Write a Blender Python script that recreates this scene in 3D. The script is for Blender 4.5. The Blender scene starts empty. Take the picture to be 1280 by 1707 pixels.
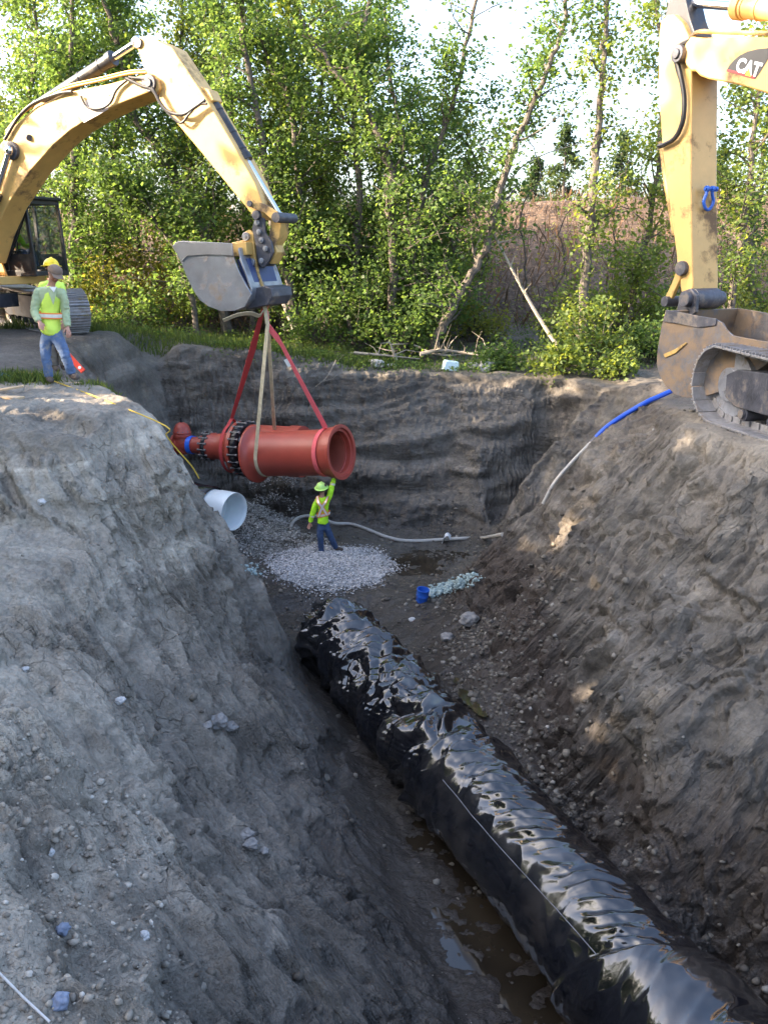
import bpy, bmesh, math, random
import numpy as np
from mathutils import Vector, Matrix, noise as mnoise
from mathutils.geometry import delaunay_2d_cdt
R = math.radians
scene = bpy.context.scene
COL = scene.collection

# ------------------------------------------------------------------ camera
F = 1450.0; PITCH = R(16.6)
cam_d = bpy.data.cameras.new('camera'); cam = bpy.data.objects.new('camera', cam_d); COL.objects.link(cam)
cam_d.sensor_fit = 'HORIZONTAL'; cam_d.sensor_width = 36.0; cam_d.lens = 36.0 * F / 1280.0
cam_d.clip_start = 0.05; cam_d.clip_end = 3000
cam.location = (0, 0, 0); cam.rotation_euler = (math.pi/2 - PITCH, 0, 0)
scene.camera = cam
# ------------------------------------------------------------------ sky, sun, exposure
SUN = Vector((-0.90, -0.14, 0.405)).normalized()
w = bpy.data.worlds.new('World'); scene.world = w; w.use_nodes = True
nt = w.node_tree; nt.nodes.clear()
sky = nt.nodes.new('ShaderNodeTexSky'); sky.sky_type = 'NISHITA'; sky.sun_disc = False
sky.sun_elevation = math.asin(SUN.z); sky.sun_rotation = math.atan2(SUN.x, SUN.y)
sky.air_density = 0.85; sky.dust_density = 4.5; sky.ozone_density = 1.0
bg = nt.nodes.new('ShaderNodeBackground'); bg.inputs[1].default_value = 0.15
wo = nt.nodes.new('ShaderNodeOutputWorld')
nt.links.new(sky.outputs[0], bg.inputs[0]); nt.links.new(bg.outputs[0], wo.inputs[0])
sd = bpy.data.lights.new('sun', 'SUN'); sd.energy = 4.0; sd.angle = R(0.5); sd.color = (1.0, 0.80, 0.58)
so = bpy.data.objects.new('sun', sd); COL.objects.link(so)
so.rotation_euler = (-SUN).to_track_quat('-Z', 'Y').to_euler()
so.location = (-30, -5, 20)
scene.view_settings.view_transform = 'Standard'; scene.view_settings.look = 'None'
scene.view_settings.gamma = 1.0; scene.view_settings.use_curve_mapping = False
scene.view_settings.exposure = 2.82
scene.render.engine = 'CYCLES'
scene.cycles.max_bounces = 6; scene.cycles.transparent_max_bounces = 8
scene.cycles.caustics_reflective = False; scene.cycles.caustics_refractive = False

# ------------------------------------------------------------------ geometry helpers
cp, sp = math.cos(PITCH), math.sin(PITCH)
def ray(px, py):
    a = (px - 640.0) / F; b = (853.5 - py) / F
    return Vector((a, cp + b * sp, -sp + b * cp))
def PY(px, py, Y):                      # the place at distance Y that the picture shows at px, py
    d = ray(px, py); return d * (Y / d.y)
def PZ(px, py, z):
    d = ray(px, py); return d * (z / d.z)
def tag(o, label=None, cat=None, group=None, kind=None):
    if label: o['label'] = label
    if cat: o['category'] = cat
    if group: o['group'] = group
    if kind: o['kind'] = kind
    return o
def empty(name, loc=(0, 0, 0), label=None, cat=None, group=None, rotz=0):
    o = bpy.data.objects.new(name, None); COL.objects.link(o); o.location = loc
    o.rotation_euler = (0, 0, rotz); o.empty_display_size = .2
    return tag(o, label, cat, group)
def link_mesh(name, me, mat=None, parent=None):
    o = bpy.data.objects.new(name, me); COL.objects.link(o)
    if mat is not None and len(me.materials) == 0: me.materials.append(mat)
    if parent is not None:
        o.parent = parent
    return o
def np_mesh(name, verts, faces, smooth=False):
    """verts (n,3); faces (m,k) with constant k"""
    me = bpy.data.meshes.new(name)
    verts = np.asarray(verts, dtype=np.float32); faces = np.asarray(faces, dtype=np.int32)
    k = faces.shape[1]
    me.vertices.add(len(verts)); me.vertices.foreach_set('co', verts.ravel())
    me.loops.add(faces.size); me.loops.foreach_set('vertex_index', faces.ravel())
    me.polygons.add(len(faces))
    me.polygons.foreach_set('loop_start', np.arange(0, faces.size, k, dtype=np.int32))
    me.update(calc_edges=True)
    if smooth: me.polygons.foreach_set('use_smooth', np.ones(len(faces), dtype=bool))
    return me

class MB:
    """collects shapes into ONE mesh"""
    def __init__(s): s.bm = bmesh.new()
    def box(s, c, size, rot=None, taper=1.0):
        c = Vector(c); m = rot if rot is not None else Matrix.Identity(3)
        hx, hy, hz = size[0]/2, size[1]/2, size[2]/2; vs = []
        for k in (-1, 1):
            t = taper if k > 0 else 1.0
            for (i, j) in ((-1, -1), (1, -1), (1, 1), (-1, 1)):
                vs.append(s.bm.verts.new(c + m @ Vector((i*hx*t, j*hy*t, k*hz))))
        for f in ((3, 2, 1, 0), (4, 5, 6, 7), (0, 1, 5, 4), (1, 2, 6, 5), (2, 3, 7, 6), (3, 0, 4, 7)):
            s.bm.faces.new([vs[i] for i in f])
        return s
    def prism(s, pts, vec):
        """polygon (list of Vector) extruded by vec"""
        vec = Vector(vec); a = [s.bm.verts.new(Vector(p)) for p in pts]; b = [s.bm.verts.new(Vector(p) + vec) for p in pts]
        n = len(pts)
        fs = [s.bm.faces.new(a[::-1]), s.bm.faces.new(b)]
        for i in range(n):
            fs.append(s.bm.faces.new([a[i], a[(i+1) % n], b[(i+1) % n], b[i]]))
        return s
    def cyl(s, p0, p1, r0, r1=None, n=16, caps=True):
        return s.tube([p0, p1], [r0, r0 if r1 is None else r1], n, caps)
    def tube(s, pts, rad, n=10, caps=True):
        pts = [Vector(p) for p in pts]
        if not isinstance(rad, (list, tuple)): rad = [rad] * len(pts)
        rings = []; up = None
        for i, p in enumerate(pts):
            t = (pts[min(i+1, len(pts)-1)] - pts[max(i-1, 0)])
            if t.length < 1e-9: t = Vector((0, 0, 1))
            t.normalize()
            if up is None:
                up = Vector((0, 0, 1)) if abs(t.z) < .9 else Vector((1, 0, 0))
            e = t.cross(up)
            if e.length < 1e-6: e = t.orthogonal()
            e.normalize(); up = e.cross(t).normalized()
            rings.append([s.bm.verts.new(p + (e*math.cos(2*math.pi*k/n) + up*math.sin(2*math.pi*k/n))*rad[i]) for k in range(n)])
        for a, b in zip(rings[:-1], rings[1:]):
            for k in range(n): s.bm.faces.new([a[k], a[(k+1) % n], b[(k+1) % n], b[k]])
        if caps:
            s.bm.faces.new(rings[0][::-1]); s.bm.faces.new(rings[-1])
        return s
    def lathe(s, prof, p0, axis, n=32, closed=False):
        """prof: list of (distance along axis, radius)"""
        axis = Vector(axis).normalized(); e = axis.orthogonal().normalized(); f = axis.cross(e); p0 = Vector(p0)
        rings = []
        for d, r in prof:
            if r < 1e-6: rings.append([s.bm.verts.new(p0 + axis*d)])
            else: rings.append([s.bm.verts.new(p0 + axis*d + (e*math.cos(2*math.pi*k/n) + f*math.sin(2*math.pi*k/n))*r) for k in range(n)])
        prs = list(zip(rings[:-1], rings[1:]))
        if closed: prs.append((rings[-1], rings[0]))
        for a, b in prs:
            for k in range(n):
                k2 = (k+1) % n
                if len(a) == 1 and len(b) == 1: continue
                if len(a) == 1: s.bm.faces.new([a[0], b[k2], b[k]])
                elif len(b) == 1: s.bm.faces.new([a[k], a[k2], b[0]])
                else: s.bm.faces.new([a[k], a[k2], b[k2], b[k]])
        return s
    def ball(s, c, r, seg=12, rings=8, scale=(1, 1, 1), rot=None):
        M = Matrix.Translation(Vector(c)) @ ((rot.to_4x4()) if rot is not None else Matrix.Identity(4)) @ Matrix.Diagonal((*[r*k for k in scale], 1))
        bmesh.ops.create_uvsphere(s.bm, u_segments=seg, v_segments=rings, radius=1.0, matrix=M)
        return s
    def strap(s, pts, wdir, width, th=.008):
        """flat band along pts; wdir = direction of its width"""
        pts = [Vector(p) for p in pts]; rings = []
        for i, p in enumerate(pts):
            t = (pts[min(i+1, len(pts)-1)] - pts[max(i-1, 0)]).normalized()
            wd = Vector(wdir[i] if isinstance(wdir, list) else wdir); wd = (wd - t*wd.dot(t)).normalized(); nn = t.cross(wd)
            rings.append([s.bm.verts.new(p + wd*a*width/2 + nn*b*th/2) for a, b in ((-1, -1), (1, -1), (1, 1), (-1, 1))])
        for a, b in zip(rings[:-1], rings[1:]):
            for k in range(4): s.bm.faces.new([a[k], a[(k+1) % 4], b[(k+1) % 4], b[k]])
        s.bm.faces.new(rings[0][::-1]); s.bm.faces.new(rings[-1])
        return s
    def build(s, name, mat, parent=None, bevel=0.0, sharp=35, origin=None):
        bmesh.ops.recalc_face_normals(s.bm, faces=s.bm.faces[:])
        me = bpy.data.meshes.new(name); s.bm.to_mesh(me); s.bm.free()
        o = link_mesh(name, me, mat)
        me.polygons.foreach_set('use_smooth', [True]*len(me.polygons))
        try: me.set_sharp_from_angle(angle=R(sharp))
        except Exception: pass
        org = Vector(origin) if origin is not None else None
        if parent is not None:
            o.parent = parent
            if not PARENT_LOCAL[0]:
                o.matrix_parent_inverse = Matrix.Identity(4)
                loc = parent_world(parent)
                me.transform(loc.inverted())
        elif org is None and len(me.vertices):
            # origin at the thing's own base
            co = np.empty(len(me.vertices)*3, dtype=np.float32); me.vertices.foreach_get('co', co); co = co.reshape(-1, 3)
            org = Vector((float(co[:, 0].mean()), float(co[:, 1].mean()), float(co[:, 2].min())))
        if parent is None and org is not None:
            me.transform(Matrix.Translation(-org)); o.location = org
        if bevel > 0:
            b = o.modifiers.new('bevel', 'BEVEL'); b.width = bevel; b.segments = 2; b.limit_method = 'ANGLE'; b.angle_limit = R(40)
            b.harden_normals = False
        return o
PARENT_LOCAL = [False]        # False: part meshes are given in world coordinates and moved into the thing's frame
def parent_world(p):
    m = Matrix.Identity(4)
    while p is not None:
        m = Matrix.Translation(p.location) @ p.rotation_euler.to_matrix().to_4x4() @ m; p = p.parent
    return m
def bez(pts, n=12):
    """Catmull-Rom through pts"""
    P = [Vector(p) for p in pts]; P = [P[0]*2-P[1]] + P + [P[-1]*2-P[-2]]; out = []
    for i in range(1, len(P)-2):
        for k in range(n):
            t = k/n; a, b, c, d = P[i-1], P[i], P[i+1], P[i+2]
            out.append(.5*((2*b) + (c-a)*t + (2*a-5*b+4*c-d)*t*t + (-a+3*b-3*c+d)*t**3))
    out.append(P[-2]); return out

# ------------------------------------------------------------------ numpy noise
_rs = np.random.RandomState(7)
_perm = _rs.permutation(256); _perm = np.concatenate([_perm, _perm, _perm]).astype(np.int64)
_grad = _rs.normal(size=(256, 3)); _grad /= np.linalg.norm(_grad, axis=1)[:, None]
def pn(x, y, z):
    xi = np.floor(x).astype(np.int64); yi = np.floor(y).astype(np.int64); zi = np.floor(z).astype(np.int64)
    xf, yf, zf = x-xi, y-yi, z-zi
    u = xf*xf*xf*(xf*(xf*6-15)+10); v = yf*yf*yf*(yf*(yf*6-15)+10); w_ = zf*zf*zf*(zf*(zf*6-15)+10)
    res = 0
    for i in (0, 1):
        for j in (0, 1):
            for k in (0, 1):
                h = _perm[_perm[_perm[(xi+i) & 255] + ((yi+j) & 255)] + ((zi+k) & 255)]
                g = _grad[h]
                d = g[:, 0]*(xf-i) + g[:, 1]*(yf-j) + g[:, 2]*(zf-k)
                res = res + d*(u if i else 1-u)*(v if j else 1-v)*(w_ if k else 1-w_)
    return res*1.5
def fbm(p, f, oct=3, seed=0, ridged=False, gain=.5):
    s = 0; a = 1.0
    for o in range(oct):
        q = p*f + seed*17.3 + o*5.1
        n = pn(q[:, 0], q[:, 1], q[:, 2])
        if ridged: n = 1-2*np.abs(n)
        s = s + a*n; a *= gain; f *= 2.03
    return s
def aniso(p, d, fhi, flo, oct=3, seed=0, ridged=False):
    d = np.array(d, float); d /= np.linalg.norm(d)
    e = np.cross(d, [0.0, 0.1, 1.0]); e /= np.linalg.norm(e); g = np.cross(d, e)
    q = np.stack([p@e*fhi, p@g*fhi, p@d*flo], 1)
    return fbm(q, 1.0, oct, seed, ridged)
def worley(p, seed=0):
    """random value of the nearest cell and distance to the border with the next"""
    pi = np.floor(p).astype(np.int64); pf = p-pi; n = len(p); f1 = np.full(n, 9.0); f2 = np.full(n, 9.0); val = np.zeros(n)
    rt = np.random.RandomState(1234+seed).uniform(size=(256, 4))
    for i in (-1, 0, 1):
        for j in (-1, 0, 1):
            for k in (-1, 0, 1):
                h = _perm[_perm[_perm[(pi[:, 0]+i) & 255] + ((pi[:, 1]+j) & 255)] + ((pi[:, 2]+k) & 255)]; r_ = rt[h]
                d_ = np.sqrt((i+r_[:, 0]-pf[:, 0])**2 + (j+r_[:, 1]-pf[:, 1])**2 + (k+r_[:, 2]-pf[:, 2])**2)
                c_ = d_ < f1; f2 = np.where(c_, f1, np.minimum(f2, d_)); val = np.where(c_, r_[:, 3], val); f1 = np.where(c_, d_, f1)
    return val, f2-f1
def wdir(p, d, fhi, flo, seed=0):
    d = np.array(d, float); d /= np.linalg.norm(d); e = np.cross(d, [0.0, 0.1, 1.0]); e /= np.linalg.norm(e); g = np.cross(d, e)
    return worley(np.stack([p@e*fhi, p@g*fhi, p@d*flo], 1) + seed*11.3, seed)
def sstep(a, b, x):
    t = np.clip((x-a)/(b-a), 0, 1); return t*t*(3-2*t)

# ------------------------------------------------------------------ materials
def new_mat(name):
    m = bpy.data.materials.new(name); m.use_nodes = True; nt = m.node_tree; nt.nodes.clear()
    out = nt.nodes.new('ShaderNodeOutputMaterial'); b = nt.nodes.new('ShaderNodeBsdfPrincipled')
    nt.links.new(b.outputs[0], out.inputs[0]); return m, nt, b, out
def N(nt, t, **k):
    n = nt.nodes.new(t)
    for a, v in k.items():
        if a.startswith('i_'):
            n.inputs[a[2:].replace('_', ' ')].default_value = v
        else: setattr(n, a, v)
    return n
def ramp(nt, stops, interp='LINEAR'):
    r = nt.nodes.new('ShaderNodeValToRGB'); r.color_ramp.interpolation = interp; e = r.color_ramp.elements
    while len(e) < len(stops): e.new(.5)
    for k, (p, c) in enumerate(stops):
        e[k].position = p; e[k].color = (c, c, c, 1) if not hasattr(c, '__len__') else (*c[:3], 1)
    return r
def simple(name, c, rough=.6, metal=0, var=.15, scale=6, bump=.0, spec=.5, dirt=None, dirt_amt=.45, dscale=3.0, coat=0, rvar=.1):
    """colour with mottling, optional dirt patches and fine bump, on object coordinates"""
    m, nt, b, out = new_mat(name); L = nt.links.new
    tc = N(nt, 'ShaderNodeTexCoord')
    n1 = N(nt, 'ShaderNodeTexNoise', i_Scale=scale, i_Detail=6.0, i_Roughness=.65); L(tc.outputs['Object'], n1.inputs['Vector'])
    r = ramp(nt, [(.3, [k*(1-var) for k in c]), (.7, [min(1, k*(1+var)) for k in c])]); L(n1.outputs['Fac'], r.inputs[0])
    last = r.outputs[0]; b.inputs['Roughness'].default_value = rough
    if dirt is not None:
        n2 = N(nt, 'ShaderNodeTexNoise', i_Scale=dscale, i_Detail=9.0, i_Roughness=.72); L(tc.outputs['Object'], n2.inputs['Vector'])
        rr = ramp(nt, [(1-dirt_amt-.06, 0), (1-dirt_amt+.06, 1)]); L(n2.outputs['Fac'], rr.inputs[0])
        mx = N(nt, 'ShaderNodeMix', data_type='RGBA'); L(rr.outputs[0], mx.inputs[0]); L(last, mx.inputs[6]); mx.inputs[7].default_value = (*dirt, 1)
        last = mx.outputs[2]
        mr = N(nt, 'ShaderNodeMapRange'); mr.inputs[3].default_value = rough; mr.inputs[4].default_value = .9; L(rr.outputs[0], mr.inputs[0]); L(mr.outputs[0], b.inputs['Roughness'])
        if metal:
            mm = N(nt, 'ShaderNodeMapRange'); mm.inputs[3].default_value = metal; mm.inputs[4].default_value = 0; L(rr.outputs[0], mm.inputs[0]); L(mm.outputs[0], b.inputs['Metallic'])
    L(last, b.inputs['Base Color'])
    if not (dirt is not None and metal): b.inputs['Metallic'].default_value = metal
    b.inputs['Specular IOR Level'].default_value = spec; b.inputs['Coat Weight'].default_value = coat
    if bump:
        n3 = N(nt, 'ShaderNodeTexNoise', i_Scale=scale*6, i_Detail=5.0); L(tc.outputs['Object'], n3.inputs['Vector'])
        bp = N(nt, 'ShaderNodeBump', i_Strength=bump, i_Distance=.01); L(n3.outputs['Fac'], bp.inputs['Height']); L(bp.outputs[0], b.inputs['Normal'])
    return m
# ================================================================== GROUND
rnd = random.Random(3)
G = []     # control points of the dug ground, x, y, z
def g(px, py, z): p = PZ(px, py, z); G.append((p.x, p.y, p.z))
def gY(px, py, Y): p = PY(px, py, Y); G.append((p.x, p.y, p.z))
def gw(*a): G.append(a)
# left bank top
for x, y, z in ((-60, 8, -2.0), (-30, 8, -2.0), (-14, 11, -1.9), (-9, 12.5, -1.9), (-6.5, 13.2, -1.9), (-4.9, 13.4, -1.92), (-4.5, 11.4, -1.92), (-4.35, 13.5, -1.97), (-3.85, 12.7, -1.97), (-3.3, 11.8, -1.95), (-2.95, 11.0, -1.97), (-5.5, 10.9, -1.88), (-7.5, 10.9, -1.88),
                (-3.6, 10.75, -1.95), (-6.0, 15.5, -2.0), (-9, 16, -2.0), (-14, 17, -2.0)): gw(x, y, z)
for a in ((0, 700, -1.97), (120, 705, -1.97), (0, 760, -2.35), (0, 871, -2.95), (0, 1033, -3.3), (0, 1250, -3.5), (0, 1500, -3.7), (0, 1707, -3.8),
          (-250, 760, -2.3), (-250, 900, -2.9), (-250, 1250, -3.3), (-250, 1707, -3.5),
          (150, 760, -2.45), (240, 790, -2.75), (150, 900, -3.2), (300, 900, -3.62), (150, 1100, -3.8), (300, 1100, -4.6), (420, 1100, -5.55),
          (150, 1300, -4.1), (300, 1300, -4.9), (450, 1300, -5.8), (150, 1500, -4.1), (300, 1500, -4.8), (450, 1500, -5.5), (575, 1500, -6.35),
          (150, 1707, -3.9), (350, 1707, -4.9), (550, 1707, -5.95)): g(*a)
# silhouette of the spur at the left
for a in ((248, 712, 11.0), (284, 758, 11.3), (328, 818, 11.7), (358, 868, 12.1), (388, 922, 12.5), (420, 982, 13.0), (450, 1036, 13.5)): gY(*a)
# left foot of the trench
LF = ((484, 1075, -6.68), (518, 1130, -6.74), (572, 1215, -6.80), (616, 1300, -6.83), (658, 1400, -6.85), (685, 1500, -6.87), (718, 1600, -6.88), (762, 1707, -6.88))
for a in LF: g(*a)
for Y_ in (13.6, 12, 10, 8, 6, 4.5, 3): gw(-.93+(14.05-Y_)*.4115, Y_, -6.93)
gw(1.4, 4.0, -6.9); gw(2.6, 1.5, -6.9); gw(3.6, -2, -6.9); gw(5.0, 0, -6.9); gw(-1.3, 2.6, -4.0); gw(-.4, 2.3, -4.2); gw(.6, 2.0, -4.6); gw(-3, 1.0, -3.0); gw(0, .9, -1.9); gw(-.3, -1, -1.7); gw(1.6, -2.5, -1.8); gw(-10, 0, -1.8); gw(-30, -6, -1.8); gw(1, -12, -1.8)
gw(1.3, 1.0, -3.8); gw(-60, -30, -1.8); gw(0, -60, -1.8)
# behind the spur, left side of the pit
for x, y, z in ((-3.6, 14.6, -4.2), (-3.0, 14.6, -5.8), (-2.75, 15.2, -6.6), (-4.7, 14.9, -2.6), (-3.0, 13.2, -3.6), (-2.4, 13.6, -5.0), (-3.6, 17.0, -6.4), (-4.7, 17.2, -5.2), (-5.2, 17.4, -3.6), (-5.7, 17.6, -2.7), (-5.5, 19.8, -4.9), (-6.3, 19.2, -2.6),
                (-5.0, 21.5, -5.2), (-5.7, 22.3, -2.7), (-7.0, 19.6, -1.9), (-7.3, 22.6, -1.95), (-12, 21.5, -1.87), (-6.0, 24.5, -2.2), (-8.5, 20, -1.87), (-10, 24, -1.87)): gw(x, y, z)
# far rim
for a in ((200, 553, 21.6), (300, 572, 22.3), (450, 590, 22.6), (600, 612, 22.8), (750, 624, 22.6), (900, 632, 21.8), (1000, 642, 20.6), (1085, 655, 19.2)): gY(*a)
for a in ((300, 600, 22.0), (600, 640, 22.3), (750, 655, 22.1), (900, 662, 21.4), (1010, 675, 20.2), (500, 640, 22.1), (500, 730, 21.7), (650, 740, 21.5), (800, 740, 21.0), (920, 735, 19.9),
          (480, 800, 21.3), (650, 820, 21.0), (800, 815, 20.5), (880, 800, 19.4)): gY(*a)
# far foot, pit floor
for a in ((400, 845, -6.3), (460, 858, -6.4), (540, 868, -6.45), (650, 882, -6.5), (760, 880, -6.5), (830, 875, -6.5), (900, 860, -6.4),
          (420, 930, -6.5), (500, 930, -6.5), (560, 940, -6.52), (650, 935, -6.62), (720, 935, -6.68), (790, 925, -6.6), (820, 900, -6.5),
          (470, 990, -6.52), (540, 990, -6.55), (640, 990, -6.58), (750, 985, -6.62), (810, 960, -6.5), (480, 1020, -6.85), (580, 1030, -6.92), (700, 1040, -6.75), (780, 1020, -6.4)): g(*a)
# spur of the right wall
for a in ((838, 905, 16.2), (835, 960, 14.8), (850, 890, 15.6), (905, 838, 15.4), (950, 780, 15.6), (990, 733, 15.6), (1040, 695, 15.6), (1092, 664, 15.6)): gY(*a)
for a in ((860, 1000, -5.8), (820, 1060, -6.15), (770, 1150, -6.6), (880, 1300, -6.6), (1000, 1420, -6.65), (1200, 1600, -6.7), (700, 1110, -6.85), (840, 1150, -6.2), (960, 1300, -6.1),
          (905, 990, -5.0), (930, 1120, -5.5), (1000, 900, -4.0), (1000, 1000, -4.5), (1000, 1150, -5.15), (1100, 780, -2.95), (1100, 880, -3.5), (1100, 1000, -4.0), (1100, 1200, -4.9), (1100, 1400, -5.85),
          (1000, 780, -3.3), (1150, 712, -2.32), (1280, 755, -2.28), (1280, 800, -2.55), (1280, 900, -3.1), (1280, 1000, -3.55), (1280, 1300, -5.0), (1280, 1500, -5.8), (1280, 1610, -6.3),
          (1280, 1707, -6.6)): g(*a)
gw(5.0, 6, -5.2); gw(6.2, 6, -3.4); gw(7.0, 6, -2.4); gw(5.3, 8, -3.2); gw(6.2, 8, -2.42)
gw(4.35, 4.5, -6.6); gw(4.9, 3.0, -6.7); gw(6.0, 3.0, -4.6); gw(7.6, 3.0, -2.4); gw(6.6, -.5, -6.6); gw(8.0, -.5, -4.2); gw(9.4, -.2, -2.4); gw(13, 0, -2.3); gw(10, 9, -2.4); gw(6.5, 12, -2.28); gw(7.5, 9, -2.28); gw(4.6, 12.6, -2.3); gw(12, 14, -2.4); gw(30, 5, -2.4); gw(30, 20, -2.6); gw(60, -30, -2.0); gw(7, -12, -2.0)
gw(6.2, 15.5, -2.5); gw(6.5, 19, -2.8); gw(10, 20, -2.8); gw(60, 8, -2.4)
# right bank behind the spur falls to the far wall
gw(4.9, 18.6, -3.9); gw(4.1, 18.9, -4.9); gw(5.6, 18.6, -3.1); gw(3.4, 19.2, -5.9); gw(4.2, 17.2, -4.6); gw(3.4, 17.6, -5.8); gw(5.0, 17.4, -3.3)
# ground beyond the rim, bank of the far hill
for x, zz in ((-60, 2.4), (-30, 2.2), (-14, 1.6), (-6, 1.5), (0, 1.6), (6, 2.0), (12, 2.2), (20, 2.4), (34, 2.6), (60, 2.8)):
    gw(x, 25.5, -2.5 if x < 0 else -2.8); gw(x, 28.5, -2.3); gw(x, 33.5, .1+zz*.1); gw(x, 37.0, zz); gw(x, 41, zz+.1); gw(x, 60, zz-2)
for x in (-500, -200, -100, 100, 200, 500):
    gw(x, -400, -2); gw(x, 8, -2); gw(x, 28, -2.2); gw(x, 37, 2.2); gw(x, 60, 0); gw(x, 600, -1)
for x in (-40, 0, 40): gw(x, -400, -2); gw(x, 600, -1)
V2 = [Vector((a[0], a[1])) for a in G]; ZZ = [a[2] for a in G]
ov, oe, of, ovi, oei, ofi = delaunay_2d_cdt(V2, [], [], 0, 1e-4)
tz = [ZZ[i[0]] for i in ovi]
def axis_grid(segs):
    out = []
    for a, b, s0, s1 in segs:
        x = a; 
        while x < b - 1e-6:
            out.append(x); t = (x-a)/(b-a); x += s0 + (s1-s0)*t
    out.append(segs[-1][1]); return np.array(out)
gx = axis_grid([(-500, -60, 60, 20), (-60, -20, 4, .8), (-20, -7, .5, .09), (-7, -5, .07, .026), (-5, 5.2, .019, .019), (5.2, 9, .03, .12), (9, 25, .12, .6), (25, 60, .8, 4), (60, 500, 20, 60)])
gy = axis_grid([(-400, -30, 60, 8), (-30, -2, 2, .4), (-2, 3.0, .2, .03), (3.0, 10, .018, .022), (10, 16, .022, .030), (16, 23.5, .030, .036), (23.5, 40, .06, .25), (40, 60, .6, 3), (60, 600, 10, 60)])
NX, NY = len(gx), len(gy)
def raster():
    Z = np.full((NY, NX), np.nan)
    for f in of:
        a, b, c = f
        (x0, y0), (x1, y1), (x2, y2) = ov[a], ov[b], ov[c]; z0, z1, z2 = tz[a], tz[b], tz[c]
        ix = np.searchsorted(gx, [min(x0, x1, x2)-1e-6, max(x0, x1, x2)+1e-6]); iy = np.searchsorted(gy, [min(y0, y1, y2)-1e-6, max(y0, y1, y2)+1e-6])
        if ix[0] >= ix[1] or iy[0] >= iy[1]: continue
        XX, YY = np.meshgrid(gx[ix[0]:ix[1]], gy[iy[0]:iy[1]])
        den = (y1-y2)*(x0-x2)+(x2-x1)*(y0-y2)
        if abs(den) < 1e-9: continue
        l0 = ((y1-y2)*(XX-x2)+(x2-x1)*(YY-y2))/den; l1 = ((y2-y0)*(XX-x2)+(x0-x2)*(YY-y2))/den; l2 = 1-l0-l1
        m = (l0 > -1e-6) & (l1 > -1e-6) & (l2 > -1e-6)
        sub = Z[iy[0]:iy[1], ix[0]:ix[1]]; sub[m] = (l0*z0+l1*z1+l2*z2)[m]
    return Z
Z0 = raster()
Z0[np.isnan(Z0)] = -2.0
def blur(Z, ax, coords, sig):
    # gaussian in metres on the non-uniform axis, done through a uniform resample of the dense part
    lo, hi = (-8, 9) if ax == 1 else (2.0, 40)
    u = np.arange(lo, hi, .05); k = np.arange(-int(3*sig/.05), int(3*sig/.05)+1); w_ = np.exp(-.5*(k*.05/sig)**2); w_ /= w_.sum()
    Zt = Z if ax == 1 else Z.T; out = Zt.copy()
    sel = (coords > lo+3*sig) & (coords < hi-3*sig)
    for i in range(Zt.shape[0]):
        r = np.interp(u, coords, Zt[i]); rp = np.pad(r, len(k)//2, mode='edge'); c = np.convolve(rp, w_, 'valid')
        out[i, sel] = np.interp(coords[sel], u, c)
    return out if ax == 1 else out.T
Z0 = blur(Z0, 1, gx, .11); Z0 = blur(Z0, 0, gy, .11)
def base_z(x, y):
    i = min(max(np.searchsorted(gx, x)-1, 0), NX-2); j = min(max(np.searchsorted(gy, y)-1, 0), NY-2)
    tx = (x-gx[i])/(gx[i+1]-gx[i]); ty = (y-gy[j])/(gy[j+1]-gy[j])
    return float((Z1[j, i]*(1-tx)+Z1[j, i+1]*tx)*(1-ty)+(Z1[j+1, i]*(1-tx)+Z1[j+1, i+1]*tx)*ty)
XX, YY = np.meshgrid(gx, gy)
p = np.stack([XX.ravel(), YY.ravel(), Z0.ravel()], 1)
dzy, dzx = np.gradient(Z0, gy, gx)
nrm = np.stack([-dzx.ravel(), -dzy.ravel(), np.ones(p.shape[0])], 1); slope = np.sqrt(dzx.ravel()**2+dzy.ravel()**2)
nrm /= np.linalg.norm(nrm, axis=1)[:, None]
near = (sstep(-12, -7, p[:, 0])*(1-sstep(7, 12, p[:, 0]))*sstep(-1, 2, p[:, 1])*(1-sstep(24, 26, p[:, 1])))
idx = np.where(near > 0.001)[0]; q = p[idx]; sl = slope[idx]; x, y, z = q.T
steep = sstep(.25, .9, sl)
pit = sstep(-2.05, -2.6, z)
# which wall
left = (1-sstep(-.6, .3, x - (0.3 - (y-7)*.37)))*(1-sstep(13.8, 15.2, y))
farw = sstep(18.6, 20.4, y)
ny_ = np.abs(nrm[idx, 1])/np.maximum(np.hypot(nrm[idx, 0], nrm[idx, 1]), 1e-6); facing = sstep(.45, .85, ny_)
right = sstep(0, .8, x - (1.5 - (y-10)*.1))*(1-farw)
floor = (1-steep)*pit*sstep(-6.0, -6.3, z)
def terr(n, k, sharp=.78):
    t = n*k; fl = np.floor(t); fr = t-fl
    return (fl + sstep(sharp, 1.0, fr))/k
d = np.zeros(len(q))
wq = q + .30*np.stack([fbm(q, .7, 3, 31), fbm(q, .7, 3, 32), fbm(q, .7, 3, 33)], 1)
d += .10*fbm(q, .55, 3, 1)*(.4+.6*pit)*(1-.6*floor)
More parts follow.
